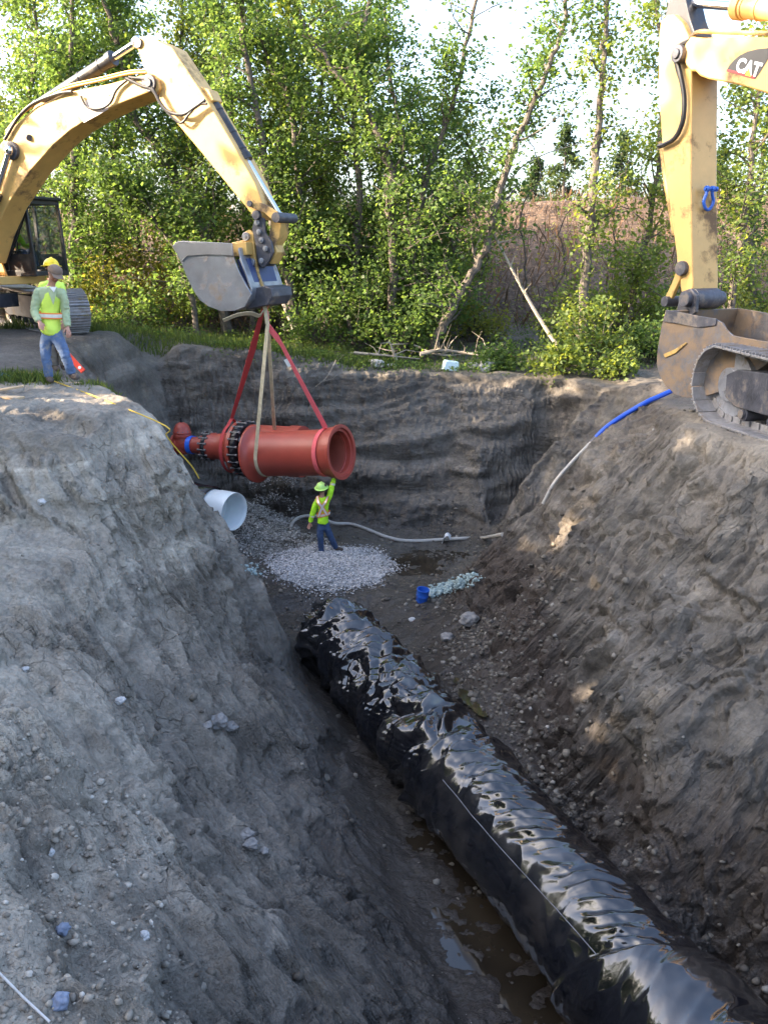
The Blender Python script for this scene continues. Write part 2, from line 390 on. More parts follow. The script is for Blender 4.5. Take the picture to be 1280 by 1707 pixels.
# left slope: long bucket scrapes running down along the trench
dl = (.55, -.42, -.72)
sL = aniso(wq, dl, 1.5, .16, 3, 2); sM = aniso(wq, dl, 5.0, .35, 3, 3); sF = aniso(wq, dl, 17., .7, 2, 4)
bandL = sstep(-.25, .12, aniso(wq, dl, 1.1, .22, 2, 44)); wg = q + .16*np.stack([fbm(q, .5, 2, 67), fbm(q, .5, 2, 68), fbm(q, .5, 2, 69)], 1); grL = aniso(wg, dl, 6.0, .09, 1, 45) + .35*aniso(wg, dl, 13.0, .15, 1, 55)
d += left*pit*steep*(.13*(1-2*np.abs(aniso(wg, dl, 1.9, .06, 1, 93))) + .08*(1-2*np.abs(aniso(wg, dl, 3.4, .08, 1, 94))))
d += left*pit*steep*(.14*sL + .20*terr(sM, 1.5, .86) + .085*(1-2*np.abs(grL))*bandL + .014*sF)
w1, e1w = wdir(wq + .05*np.stack([fbm(q, 4, 2, 61), fbm(q, 4, 2, 62), fbm(q, 4, 2, 63)], 1), dl, 2.3, .75, 1); w2, e2w = wdir(wq, dl, 8.0, 3.5, 2)
d += left*pit*steep*((w1-.5)*.075 - .03*sstep(.06, .0, e1w) + ((w2-.5)*.026 - .012*sstep(.10, 0, e2w))*(1-.8*bandL))
# right wall
dr = (-.55, .10, -.83)
rL = aniso(wq, dr, 1.3, .25, 3, 5); rM = aniso(wq, dr, 4.5, .8, 3, 6)
bandR = sstep(-.2, .15, aniso(wq, dr, .9, .3, 2, 46)); grR = aniso(wg, dr, 7.0, .16, 1, 47)
d += right*pit*steep*(.16*rL + .13*terr(rM, 1.6, .86) + .03*(1-2*np.abs(grR))*bandR)
# far wall: scooped arcs
cx_, cz_ = -0.3, 1.2
rr_ = np.sqrt((x-cx_)**2*.35+(z-cz_)**2*1.0) + .25*fbm(q, .6, 2, 8) + .12*(x)
arc = np.abs(((rr_*1.35) % 1.0) - .5)*2
w3, e3w = wdir(wq + .06*np.stack([fbm(q, 4, 2, 64), fbm(q, 4, 2, 65), fbm(q, 4, 2, 66)], 1), dr, 2.0, 1.1, 3); w4, e4w = wdir(wq, dr, 7.0, 4.5, 4)
d += right*pit*steep*((w3-.5)*.085 - .03*sstep(.06, .0, e3w) + ((w4-.5)*.03 - .014*sstep(.10, 0, e4w))*(1-.8*bandR))
hz = np.stack([x*.45 + .5*(z+4), y*.5, z*3.2 - x*.35 + .8*fbm(q, .4, 2, 39)], 1)
d += farw*(1-facing)*pit*steep*(.12*fbm(wq, 1.2, 3, 91) + .08*(worley(wq*2.2, 7)[0]-.5))
d += farw*facing*pit*steep*(.10*(arc-.5) + .16*terr(fbm(hz, .8, 3, 48), 2.6, .85) + .07*terr(fbm(hz, 2.2, 2, 49), 2.4, .86) + .05*fbm(wq, 2.2, 3, 9) + .04*terr(fbm(wq, 5, 2, 38), 2.5))
# lumps and clods
rough_zone = np.clip(fbm(q, .7, 2, 12)*1.4+.35, 0, 1)
lf = left*(1-sstep(-3.2, -2.0, x*.8+.0*y-(-2.6+0*z)*0-0))  # rubbly corner at the lower left
rub = np.clip(left*sstep(.35, -.8, (x+1.9)+(y-4.5)*.33) + right*sstep(-5.4, -6.2, z)*.9, 0, 1)
d += pit*(.012*fbm(wq, 3.2, 2, 13))
w5, e5w = worley(wq*7.5, 5); d += pit*(w5-.5)*.05*np.maximum(rub, .35*rough_zone)
d += (.3+.7*pit)*.014*fbm(q, 7, 3, 15, ridged=True)*(.25+.75*np.maximum(rub, rough_zone*.7))
d += .012*fbm(q, 19, 3, 16)*(.3+.7*np.maximum(rub, rough_zone))*(1-.4*floor)
d += rub*.045*np.maximum(fbm(q, 5.5, 3, 17), 0)
# floor: ruts and mud
d += floor*(.035*fbm(q, 1.6, 3, 18)+.018*fbm(q, 6, 3, 19))
# a few big slabs fallen out of the left and right walls
sc = fbm(wq, .8, 2, 21); d -= pit*steep*.10*sstep(.25, .32, sc)*(1-farw)
d += (1-pit)*(.05*fbm(q, 1.3, 3, 22)+.022*fbm(q, 6, 3, 23) + .03*(w5-.5)*rough_zone)
d *= 1-.38*left*steep*pit
d -= .10*left*pit*np.exp(-((y-12.0)/1.3)**2)*sstep(-4.6, -3.4, x)
d += .10*fbm(q, 1.1, 3, 95)*np.exp(-((z+2.75)/.35)**2)*farw
P1 = p.copy(); P1[idx] = q + nrm[idx]*(d*near[idx])[:, None]
far = np.where((near <= .001) & (np.abs(p[:, 0]) < 70) & (p[:, 1] > -30) & (p[:, 1] < 80))[0]
P1[far, 2] += .12*fbm(p[far], .5, 4, 24)
Z1 = P1[:, 2].reshape(NY, NX)
ii = np.arange(NY*NX).reshape(NY, NX)
faces = np.stack([ii[:-1, :-1].ravel(), ii[:-1, 1:].ravel(), ii[1:, 1:].ravel(), ii[1:, :-1].ravel()], 1)
me = np_mesh('ground', P1, faces, smooth=True)
# kinds of soil: R dry pale crust, G brown loam, B wetness
X_, Y_, Zv = p.T
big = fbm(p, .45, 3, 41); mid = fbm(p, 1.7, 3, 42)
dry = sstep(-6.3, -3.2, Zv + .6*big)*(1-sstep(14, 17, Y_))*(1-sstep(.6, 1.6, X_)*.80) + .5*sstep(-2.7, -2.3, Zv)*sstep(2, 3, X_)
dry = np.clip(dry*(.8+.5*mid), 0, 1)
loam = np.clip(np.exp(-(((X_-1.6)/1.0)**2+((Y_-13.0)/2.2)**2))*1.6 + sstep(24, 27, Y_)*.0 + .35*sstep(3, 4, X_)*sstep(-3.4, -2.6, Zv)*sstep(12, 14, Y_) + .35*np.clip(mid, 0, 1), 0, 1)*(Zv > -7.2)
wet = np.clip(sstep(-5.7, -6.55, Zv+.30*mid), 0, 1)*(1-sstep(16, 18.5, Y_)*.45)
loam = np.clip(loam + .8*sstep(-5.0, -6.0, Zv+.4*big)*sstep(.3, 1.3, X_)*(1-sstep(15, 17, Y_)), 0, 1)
litter = sstep(26, 30, Y_)
zn = np.zeros((len(p), 4), np.float32); zn[idx, 0] = left*pit*steep*(.35+.65*bandL); zn[idx, 1] = right*pit*steep*(.35+.65*bandR); zn[idx, 2] = farw*facing*pit*steep*.8
za = me.color_attributes.new('zone', 'FLOAT_COLOR', 'POINT'); za.data.foreach_set('color', zn.ravel())
ca = me.color_attributes.new('soil', 'FLOAT_COLOR', 'POINT')
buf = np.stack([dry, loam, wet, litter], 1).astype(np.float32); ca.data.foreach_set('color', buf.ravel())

m_soil, nt, b, out = new_mat('soil'); L = nt.links.new
tc = N(nt, 'ShaderNodeTexCoord'); at = N(nt, 'ShaderNodeAttribute', attribute_name='soil'); sx = N(nt, 'ShaderNodeSeparateColor'); L(at.outputs['Color'], sx.inputs[0])
nA = N(nt, 'ShaderNodeTexNoise', i_Scale=1.3, i_Detail=8.0, i_Roughness=.6); L(tc.outputs['Object'], nA.inputs['Vector'])
nB = N(nt, 'ShaderNodeTexNoise', i_Scale=14.0, i_Detail=7.0, i_Roughness=.7); L(tc.outputs['Object'], nB.inputs['Vector'])
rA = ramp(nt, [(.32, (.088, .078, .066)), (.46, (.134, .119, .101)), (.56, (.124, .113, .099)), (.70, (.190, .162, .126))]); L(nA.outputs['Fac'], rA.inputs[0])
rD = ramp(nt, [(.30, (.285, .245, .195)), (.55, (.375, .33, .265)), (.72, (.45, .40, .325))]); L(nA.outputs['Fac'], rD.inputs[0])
def mix(fac, a, bb, blend='MIX'):
    m = N(nt, 'ShaderNodeMix', data_type='RGBA', blend_type=blend)
    if hasattr(fac, 'links'): L(fac, m.inputs[0])
    else: m.inputs[0].default_value = fac
    for s, v in ((6, a), (7, bb)):
        if hasattr(v, 'links'): L(v, m.inputs[s])
        else: m.inputs[s].default_value = (*v, 1)
    return m.outputs[2]
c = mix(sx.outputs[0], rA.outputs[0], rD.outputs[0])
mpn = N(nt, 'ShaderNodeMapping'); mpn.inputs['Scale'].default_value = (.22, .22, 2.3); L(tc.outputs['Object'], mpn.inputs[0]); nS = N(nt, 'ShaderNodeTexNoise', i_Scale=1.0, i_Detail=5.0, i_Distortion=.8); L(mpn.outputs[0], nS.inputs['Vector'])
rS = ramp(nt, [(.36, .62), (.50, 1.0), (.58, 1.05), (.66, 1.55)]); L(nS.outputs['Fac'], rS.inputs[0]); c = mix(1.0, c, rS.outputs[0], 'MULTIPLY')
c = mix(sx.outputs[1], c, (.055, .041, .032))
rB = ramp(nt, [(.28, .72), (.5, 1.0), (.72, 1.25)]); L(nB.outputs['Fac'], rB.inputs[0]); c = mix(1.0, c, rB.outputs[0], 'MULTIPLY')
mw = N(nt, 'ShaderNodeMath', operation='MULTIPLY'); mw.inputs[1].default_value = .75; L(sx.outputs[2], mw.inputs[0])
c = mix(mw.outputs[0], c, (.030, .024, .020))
# leaf litter beyond the pit
nL = N(nt, 'ShaderNodeTexVoronoi', i_Scale=9.0); L(tc.outputs['Object'], nL.inputs['Vector'])
rL_ = ramp(nt, [(.0, (.055, .036, .024)), (.45, (.10, .066, .043)), (.8, (.18, .12, .078)), (1, (.04, .03, .022))]); L(nL.outputs['Color'], rL_.inputs[0])
c = mix(at.outputs['Alpha'], c, rL_.outputs[0])
# pale pebbles in the clay
vp = N(nt, 'ShaderNodeTexVoronoi', i_Scale=26.0, i_Randomness=1.0); L(tc.outputs['Object'], vp.inputs['Vector'])
rp_ = ramp(nt, [(.07, 1), (.11, 0)]); L(vp.outputs['Distance'], rp_.inputs[0])
sc2 = N(nt, 'ShaderNodeSeparateColor'); L(vp.outputs['Color'], sc2.inputs[0]); rq = ramp(nt, [(.90, 0), (.91, 1)]); L(sc2.outputs[0], rq.inputs[0])
mp = N(nt, 'ShaderNodeMath', operation='MULTIPLY'); L(rp_.outputs[0], mp.inputs[0]); L(rq.outputs[0], mp.inputs[1])
c = mix(mp.outputs[0], c, (.42, .39, .35)); L(c, b.inputs['Base Color'])
rr2 = N(nt, 'ShaderNodeMapRange'); rr2.inputs[3].default_value = .78; rr2.inputs[4].default_value = .24; L(sx.outputs[2], rr2.inputs[0]); L(rr2.outputs[0], b.inputs['Roughness'])
b.inputs['Specular IOR Level'].default_value = .45
# bump: crumbs, drying cracks, fine grain
nC = N(nt, 'ShaderNodeTexNoise', i_Scale=34.0, i_Detail=6.0, i_Roughness=.65); L(tc.outputs['Object'], nC.inputs['Vector'])
nW = N(nt, 'ShaderNodeTexNoise', i_Scale=3.0, i_Detail=4.0); L(tc.outputs['Object'], nW.inputs['Vector'])
wv = N(nt, 'ShaderNodeMix', data_type='RGBA', blend_type='ADD'); wv.inputs[0].default_value = .35; L(tc.outputs['Object'], wv.inputs[6]); L(nW.outputs['Color'], wv.inputs[7])
vc = N(nt, 'ShaderNodeTexVoronoi', feature='DISTANCE_TO_EDGE', i_Scale=3.3); L(wv.outputs[2], vc.inputs['Vector'])
rc = ramp(nt, [(.0, 0), (.030, 1)]); L(vc.outputs['Distance'], rc.inputs[0])
nM = N(nt, 'ShaderNodeTexNoise', i_Scale=.9, i_Detail=2.0); L(tc.outputs['Object'], nM.inputs['Vector']); rM_ = ramp(nt, [(.50, 0), (.60, 1)]); L(nM.outputs['Fac'], rM_.inputs[0])
b1 = N(nt, 'ShaderNodeBump', i_Distance=.02); L(rM_.outputs[0], b1.inputs['Strength']); L(rc.outputs[0], b1.inputs['Height'])
# flakes: torn slabs of clay with crisp edges
nF = N(nt, 'ShaderNodeTexNoise', i_Scale=2.6, i_Detail=7.0, i_Roughness=.6, i_Distortion=.35); L(wv.outputs[2], nF.inputs['Vector'])
rF = ramp(nt, [(.30, 0), (.34, .16), (.40, .18), (.42, .36), (.475, .38), (.49, .56), (.54, .58), (.555, .78), (.62, .80), (.64, 1)]); L(nF.outputs['Fac'], rF.inputs[0])
bF = N(nt, 'ShaderNodeBump', i_Strength=.35, i_Distance=.10); L(rF.outputs[0], bF.inputs['Height']); L(b1.outputs[0], bF.inputs['Normal'])
nG = N(nt, 'ShaderNodeTexNoise', i_Scale=9.0, i_Detail=6.0, i_Roughness=.65, i_Distortion=.5); L(tc.outputs['Object'], nG.inputs['Vector'])
rG = ramp(nt, [(.36, 0), (.40, .3), (.48, .34), (.51, .66), (.58, .7), (.61, 1)]); L(nG.outputs['Fac'], rG.inputs[0])
bG = N(nt, 'ShaderNodeBump', i_Strength=.7, i_Distance=.045); L(rG.outputs[0], bG.inputs['Height']); L(bF.outputs[0], bG.inputs['Normal'])
b2 = N(nt, 'ShaderNodeBump', i_Strength=.65, i_Distance=.022); L(nC.outputs['Fac'], b2.inputs['Height']); # bucket scrapes: grooves along the way the bucket was pulled, on each wall
az_ = N(nt, 'ShaderNodeAttribute', attribute_name='zone'); sz_ = N(nt, 'ShaderNodeSeparateColor'); L(az_.outputs['Color'], sz_.inputs[0])
lastn = bG.outputs[0]
nL2 = N(nt, 'ShaderNodeTexNoise', i_Scale=.6, i_Detail=1.0); L(tc.outputs['Object'], nL2.inputs['Vector']); wl = N(nt, 'ShaderNodeMix', data_type='RGBA', blend_type='ADD'); wl.inputs[0].default_value = .30; L(tc.outputs['Object'], wl.inputs[6]); L(nL2.outputs['Color'], wl.inputs[7])
for ch_, dd_, fr_ in ((0, dl, 1.0), (1, dr, 1.0), (2, (1.0, -.1, -.12), .8)):
    dv_ = Vector(dd_).normalized(); e1_ = dv_.orthogonal().normalized(); e2_ = dv_.cross(e1_); cb_ = N(nt, 'ShaderNodeCombineXYZ')
    for k_, (vv, ff) in enumerate(((e1_, 13.0*fr_), (e2_, 13.0*fr_), (dv_, .30))):
        dt = N(nt, 'ShaderNodeVectorMath', operation='DOT_PRODUCT'); L(wl.outputs[2], dt.inputs[0]); dt.inputs[1].default_value = vv*ff; L(dt.outputs['Value'], cb_.inputs[k_])
    ng = N(nt, 'ShaderNodeTexNoise', i_Scale=1.0, i_Detail=3.0, i_Roughness=.6); L(cb_.outputs[0], ng.inputs['Vector'])
    bb_ = N(nt, 'ShaderNodeBump', i_Distance=.10); L(sz_.outputs[ch_], bb_.inputs['Strength']); L(ng.outputs['Fac'], bb_.inputs['Height']); L(lastn, bb_.inputs['Normal']); lastn = bb_.outputs[0]
L(lastn, b2.inputs['Normal'])
nE = N(nt, 'ShaderNodeTexNoise', i_Scale=120.0, i_Detail=4.0); L(tc.outputs['Object'], nE.inputs['Vector'])
b3 = N(nt, 'ShaderNodeBump', i_Strength=.5, i_Distance=.006); L(nE.outputs['Fac'], b3.inputs['Height']); L(b2.outputs[0], b3.inputs['Normal'])
L(b3.outputs[0], b.inputs['Normal'])
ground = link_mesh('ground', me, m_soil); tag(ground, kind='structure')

# a coarse copy of the ground for resting things on it
from mathutils.bvhtree import BVHTree
_sx = np.where((gx > -30) & (gx < 32))[0][::2]; _sy = np.where((gy > -5) & (gy < 45))[0][::2]
_PP = P1.reshape(NY, NX, 3)[np.ix_(_sy, _sx)]; _h, _w = _PP.shape[:2]; _ii = np.arange(_h*_w).reshape(_h, _w)
_ff = np.stack([_ii[:-1, :-1].ravel(), _ii[:-1, 1:].ravel(), _ii[1:, 1:].ravel(), _ii[1:, :-1].ravel()], 1)
GB = BVHTree.FromPolygons(_PP.reshape(-1, 3).tolist(), _ff.tolist(), all_triangles=False)
def hit(px, py):
    d = ray(px, py).normalized(); r = GB.ray_cast(Vector((0, 0, 0)), d, 200); return r[0], r[1]
def drop(x, y, z=20.0):
    r = GB.ray_cast(Vector((x, y, z)), Vector((0, 0, -1)), 100)
    return (r[0], r[1]) if r[0] is not None else (Vector((x, y, base_z(x, y))), Vector((0, 0, 1)))
# ================================================================== MATERIALS FOR THINGS
M = {}
M['yellow'] = simple('machine_yellow', (.60, .37, .12), .45, 0, .10, 2.5, .15, dirt=(.16, .10, .055), dirt_amt=.40, dscale=1.6)
M['yellow2'] = simple('worn_yellow', (.50, .32, .10), .5, 0, .14, 3, .2, dirt=(.10, .070, .045), dirt_amt=.46, dscale=1.9)
M['black'] = simple('black_paint', (.025, .026, .03), .4, 0, .3, 5, .1, dirt=(.10, .085, .07), dirt_amt=.38, dscale=3)
M['steel'] = simple('worn_steel', (.31, .325, .36), .34, .55, .25, 3, .3, dirt=(.20, .15, .10), dirt_amt=.42, dscale=2.2)
M['dsteel'] = simple('dirty_steel', (.065, .068, .085), .5, .2, .4, 4, .5, dirt=(.20, .165, .13), dirt_amt=.42, dscale=2.0)
M['track'] = simple('track_steel', (.27, .265, .27), .5, .4, .25, 6, .5, dirt=(.20, .165, .13), dirt_amt=.42, dscale=4)
M['bucket2'] = simple('scraped_bucket', (.13, .125, .13), .55, .25, .35, 3, .5, dirt=(.22, .155, .10), dirt_amt=.50, dscale=1.9)
M['chrome'] = simple('chrome_rod', (.75, .75, .78), .12, 1.0, .03, 3)
M['rubber'] = simple('rubber_hose', (.018, .018, .020), .5, 0, .3, 8, .1)
M['glass'] = simple('cab_glass', (.02, .03, .03), .03, 0, .0, 1)
gnt = M['glass'].node_tree; gb = [n for n in gnt.nodes if n.type == 'BSDF_PRINCIPLED'][0]; gb.inputs['Alpha'].default_value = .35
M['brass'] = simple('copper_pipe', (.45, .28, .10), .4, .6, .2, 4)
M['blue_paint'] = simple('blue_paint', (.02, .10, .45), .4, 0, .15, 5)
M['white_paint'] = simple('white_lettering', (.80, .80, .78), .5, 0, .05, 5)
M['red_paint'] = simple('red_lettering', (.50, .03, .03), .5, 0, .05, 5)
M['decal'] = simple('black_lettering', (.012, .012, .014), .4, 0, .1, 5)
M['logo_yellow'] = simple('yellow_lettering', (.8, .5, .03), .5, 0, .05, 5)
M['faded'] = simple('faded_lettering', (.52, .45, .42), .5, 0, .1, 5)

def text_mesh(s, name, mat, origin, xdir, ydir, size, parent, extr=.003, bold=.0):
    """lettering lying in the plane of xdir, ydir"""
    cu = bpy.data.curves.new(name, 'FONT'); cu.body = s; cu.size = size; cu.align_x = 'CENTER'; cu.align_y = 'CENTER'; cu.extrude = extr; cu.offset = bold
    to = bpy.data.objects.new(name, cu); COL.objects.link(to)
    dg = bpy.context.evaluated_depsgraph_get(); me = bpy.data.meshes.new_from_object(to.evaluated_get(dg)); bpy.data.objects.remove(to)
    x_ = Vector(xdir).normalized(); y_ = Vector(ydir); y_ = (y_ - x_*y_.dot(x_)).normalized(); z_ = x_.cross(y_)
    m4 = Matrix((x_, y_, z_)).transposed().to_4x4(); m4.translation = Vector(origin)
    me.transform(m4); me.transform(parent_world(parent).inverted()); me.name = name; me.materials.clear()
    return link_mesh(name, me, mat, parent)

class Frame:
    """frame of a machine standing at S, turned so that u is its forward direction"""
    def __init__(s, S, d):
        s.S = Vector(S); s.u = Vector((d[0], d[1], 0)).normalized(); s.l = Vector((-s.u.y, s.u.x, 0)); s.z = Vector((0, 0, 1))
        s.m = Matrix((s.u, s.l, s.z)).transposed()
    def __call__(s, u, v, z): return s.S + s.u*u + s.l*v + s.z*z
    def on(s, px, py, v):           # place on the lengthwise upright plane at side offset v
        d = ray(px, py); o = s.S + s.l*v; t = o.dot(s.l)/d.dot(s.l); return d*t
    def poly(s, pts, v): return [s.on(a, b, v) for a, b in pts]

def make_track(fr, v, Lh, r, wdt, parent, zsag=.03, label=None):
    """one crawler: loop of shoes, with frame, idler, sprocket and rollers as its sub-parts"""
    path = []
    n = 14
    for k in range(n+1):
        a = -math.pi/2 + math.pi*k/n; path.append((Lh - r + math.cos(a)*r, r + math.sin(a)*r))
    m_ = 16
    for k in range(1, m_): t = k/m_; path.append(((Lh-r)*(1-2*t), 2*r - zsag*4*t*(1-t)*2))
    for k in range(n+1):
        a = math.pi/2 + math.pi*k/n; path.append((-(Lh - r) + math.cos(a)*r, r + math.sin(a)*r))
    for k in range(1, m_): t = k/m_; path.append((-(Lh-r)*(1-2*t), 0))
    path.append(path[0])
    seg = [0]
    for a, b in zip(path[:-1], path[1:]): seg.append(seg[-1] + math.hypot(b[0]-a[0], b[1]-a[1]))
    tot = seg[-1]; ns = int(tot/.205); mb = MB()
    for k in range(ns):
        s0 = tot*k/ns; i = max(j for j in range(len(seg)-1) if seg[j] <= s0+1e-9); t = (s0-seg[i])/(seg[i+1]-seg[i])
        a, b = path[i], path[i+1]; cx, cz = a[0]+(b[0]-a[0])*t, a[1]+(b[1]-a[1])*t
        tx, tz_ = (b[0]-a[0]), (b[1]-a[1]); ln = math.hypot(tx, tz_); tx /= ln; tz_ /= ln
        T = fr.u*tx + fr.z*tz_; Nn = fr.l.cross(T).normalized()*1.0
        Nn = -Nn if Nn.dot(fr.u*(cx) + fr.z*(cz-r)) < 0 else Nn
        rot = Matrix((T, fr.l, Nn)).transposed(); c = fr(cx, v, cz)
        mb.box(c, (.196, wdt, .030), rot)
        for q in (-.075, 0, .075): mb.box(c + T*q + Nn*.028, (.018, wdt*.99, .034), rot)
        for q in (-.09, .09): mb.box(c + fr.l*q - Nn*.055, (.17, .05, .09), rot)
    tr = mb.build('track', M['track'], parent, 0.004)
    if label: tr['label'] = label
    mb = MB(); w2 = wdt*.42
    pr = [(-Lh+r*1.5, .26), (Lh-r*1.55, .26), (Lh-r*1.1, .36), (Lh-r*1.05, .66), (Lh-r*1.5, .76), (Lh*.3, .82), (-Lh*.4, .82), (-Lh+r*1.6, .70)]
    mb.prism([fr(a, v-w2/2-.06, b) for a, b in pr], fr.l*(w2+.12))
    sgn = 1 if v > 0 else -1
    for uu in (-Lh*.45, Lh*.05, Lh*.45): mb.box(fr(uu, v+sgn*(w2/2+.08), .66), (.16, .06, .16), fr.m)
    mb.build('track_frame', M['dsteel'], tr, .012)
    for nm, uu in (('idler', Lh-r), ('sprocket', -(Lh-r))):
        mb = MB(); mb.cyl(fr(uu, v-.10, r), fr(uu, v+.10, r), r*.86, n=28); mb.cyl(fr(uu, v-.17, r), fr(uu, v+.17, r), r*.45, n=20); mb.cyl(fr(uu, v-.22, r), fr(uu, v+.22, r), .10, n=12)
        if nm == 'sprocket':
            for q in range(20):
                a = 2*math.pi*q/20; mb.box(fr(uu + math.cos(a)*r*.88, v, r + math.sin(a)*r*.88), (.06, .08, .06), fr.m)
        mb.build(nm, M['steel' if nm == 'idler' else 'dsteel'], tr, .006)
    k = 7
    for i in range(k):
        uu = -(Lh-r*1.9) + 2*(Lh-r*1.9)*i/(k-1); mb = MB(); mb.cyl(fr(uu, v-.21, .19), fr(uu, v+.21, .19), .10, n=14); mb.cyl(fr(uu, v-.25, .19), fr(uu, v+.25, .19), .06, n=10); mb.build('roller', M['dsteel'], tr, .004)
    return tr

def house(fr, root, gz=0.0):
    """swing ring, upper deck, engine hood, counterweight"""
    mb = MB(); mb.box(fr(0, 0, .72), (1.9, 1.7, .34), fr.m); mb.cyl(fr(0, 0, .85), fr(0, 0, 1.12), .78, n=28); mb.build('swing_ring', M['dsteel'], root, .02)
    mb = MB(); mb.box(fr(-.55, 0, 1.22), (4.0, 2.7, .20), fr.m)
    mb.prism([fr(a, -.42, b) for a, b in ((.1, 1.33), (1.15, 1.33), (1.0, 1.75), (.55, 2.15), (.15, 2.1))], fr.l*.06)
    mb.prism([fr(a, .36, b) for a, b in ((.1, 1.33), (1.15, 1.33), (1.0, 1.75), (.55, 2.15), (.15, 2.1))], fr.l*.06)
    mb.build('deck', M['yellow'], root, .02)
    mb = MB(); mb.box(fr(-1.55, 0, 1.83), (1.6, 2.6, 1.0), fr.m); mb.box(fr(-.1, -.95, 1.75), (1.6, .8, .85), fr.m); mb.build('engine_hood', M['yellow'], root, .05)
    mb = MB(); mb.prism([fr(a, -1.35, b) for a, b in ((-2.4, 1.15), (-2.4, 2.3), (-2.9, 2.2), (-3.15, 1.8), (-3.1, 1.3))], fr.l*2.7); mb.build('counterweight', M['yellow'], root, .06)
    mb = MB(); mb.cyl(fr(-1.3, -.7, 2.33), fr(-1.3, -.7, 2.9), .07, n=12); mb.build('exhaust_pipe', M['dsteel'], root)

def cab(fr, root, u0, u1, v0, v1, z0, z1):
    c = MB(); w_ = .05
    P = lambda u, v, z: fr(u, v, z)
    fx = u1-.12
    for v in (v0, v1):
        for a, b in (((u1, z0), (fx, z1)), ((u0, z0), (u0, z1)), (((u0+u1)/2-.1, z0), ((u0+u1)/2-.1, z1))):
            c.prism([P(a[0]-w_, v-w_/2, a[1]), P(a[0]+w_, v-w_/2, a[1]), P(b[0]+w_, v-w_/2, b[1]), P(b[0]-w_, v-w_/2, b[1])], fr.l*w_)
        c.box(P((u0+u1)/2, v, z0+.06), (u1-u0, w_+.01, .14), fr.m); c.box(P((u0+fx)/2, v, z1-.05), (fx-u0, w_+.01, .10), fr.m)
    for u, z in ((u1, z0+.06), (fx, z1-.05), (u0, z0+.06), (u0, z1-.05)): c.box(P(u, (v0+v1)/2, z), (w_*1.8, v1-v0, .11), fr.m)
    cb = c.build('cab', M['black'], root, .012)
    r_ = MB(); r_.box(P((u0+fx)/2+.02, (v0+v1)/2, z1+.04), (fx-u0+.22, v1-v0+.10, .08), fr.m); r_.box(P((u0+fx)/2, (v0+v1)/2, z1+.10), (.5, .5, .05), fr.m); r_.build('cab_roof', M['black'], cb, .03)
    s_ = MB(); s_.box(P((u0+u1)/2-.02, v0, z0+.33), ((u1-u0)*.92, .02, .40), fr.m); s_.box(P((u0+u1)/2-.02, v1, z0+.33), ((u1-u0)*.92, .02, .40), fr.m); s_.build('door_panel', M['black'], cb, .006)
    g_ = MB()
    for v in (v0, v1): g_.prism([P(u0+.06, v-.004, z0+.54), P(u1-.07, v-.004, z0+.54), P(fx-.07, v-.004, z1-.12), P(u0+.06, v-.004, z1-.12)], fr.l*.008)
    g_.prism([P(u1, v0+.04, z0+.14), P(u1, v1-.04, z0+.14), P(fx, v1-.04, z1-.1), P(fx, v0+.04, z1-.1)], fr.u*.008)
    g_.build('window', M['glass'], cb)
    t = MB(); uc = u0+.48; vc = (v0+v1)/2
    t.box(P(uc, vc, z0+.42), (.5, .5, .12), fr.m); t.box(P(uc-.27, vc, z0+.80), (.12, .48, .75), fr.m); t.box(P(uc-.02, vc, z0+.22), (.3, .3, .3), fr.m); t.build('seat', M['rubber'], cb, .03)
    for dv in (-.28, .28): l_ = MB(); l_.box(P(uc+.2, vc+dv, z0+.5), (.4, .14, .22), fr.m); l_.tube([P(uc+.32, vc+dv, z0+.6), P(uc+.36, vc+dv, z0+.82)], [.02, .028], 8); l_.build('control_console', M['rubber'], cb, .02)
    return cb

def cylinder_(a, b, frac, r, root, name='hydraulic_cylinder', mat='black', rr=.55):
    """barrel from a, rod to b"""
    a, b = Vector(a), Vector(b); m = a.lerp(b, frac); d = (b-a).normalized()
    mb = MB(); mb.cyl(a, m, r, n=18); mb.cyl(m - d*.12, m + d*.02, r*1.18, n=18); mb.cyl(a, a + d*.10, r*1.12, n=18)
    sd_ = d.orthogonal().normalized(); mb.tube([a + sd_*r*1.25 + d*.15, m + sd_*r*1.25 - d*.1], .022, 8)
    for t in (.25, .6, .85): mb.cyl(a.lerp(m, t) - d*.02, a.lerp(m, t) + d*.02, r*1.09, n=18)
    o = mb.build(name, M[mat], root, .004)
    mb = MB(); mb.cyl(m, b - d*.05, r*rr, n=16); mb.ball(b, r*.95, 14, 8); mb.build('rod', M['chrome'], o)
    return o

def pin(mb, fr, p, v0, v1, r, n=16):
    p = Vector(p); c = p - fr.l*((p-fr.S).dot(fr.l)); mb.cyl(c + fr.l*v0, c + fr.l*v1, r, n=n)

# ------------------------------------------------------------------ excavator beyond the pit (left)
S1 = Vector((-10.6, 22.6, -1.87)); X1 = Frame(S1, (.907, -.42)); T1 = Frame(S1 + Vector((.45, -.3, 0)), (.62, -.785))
exL = empty('excavator', S1, 'yellow excavator at the left whose boom reaches right and holds the slung red pipe', 'excavator')
make_track(T1, -1.45, 2.7, .50, .80, exL); make_track(T1, 1.45, 2.7, .50, .80, exL)
house(X1, exL); cabL = cab(X1, exL, .35, 1.95, .55, 1.60, 1.32, 3.12)
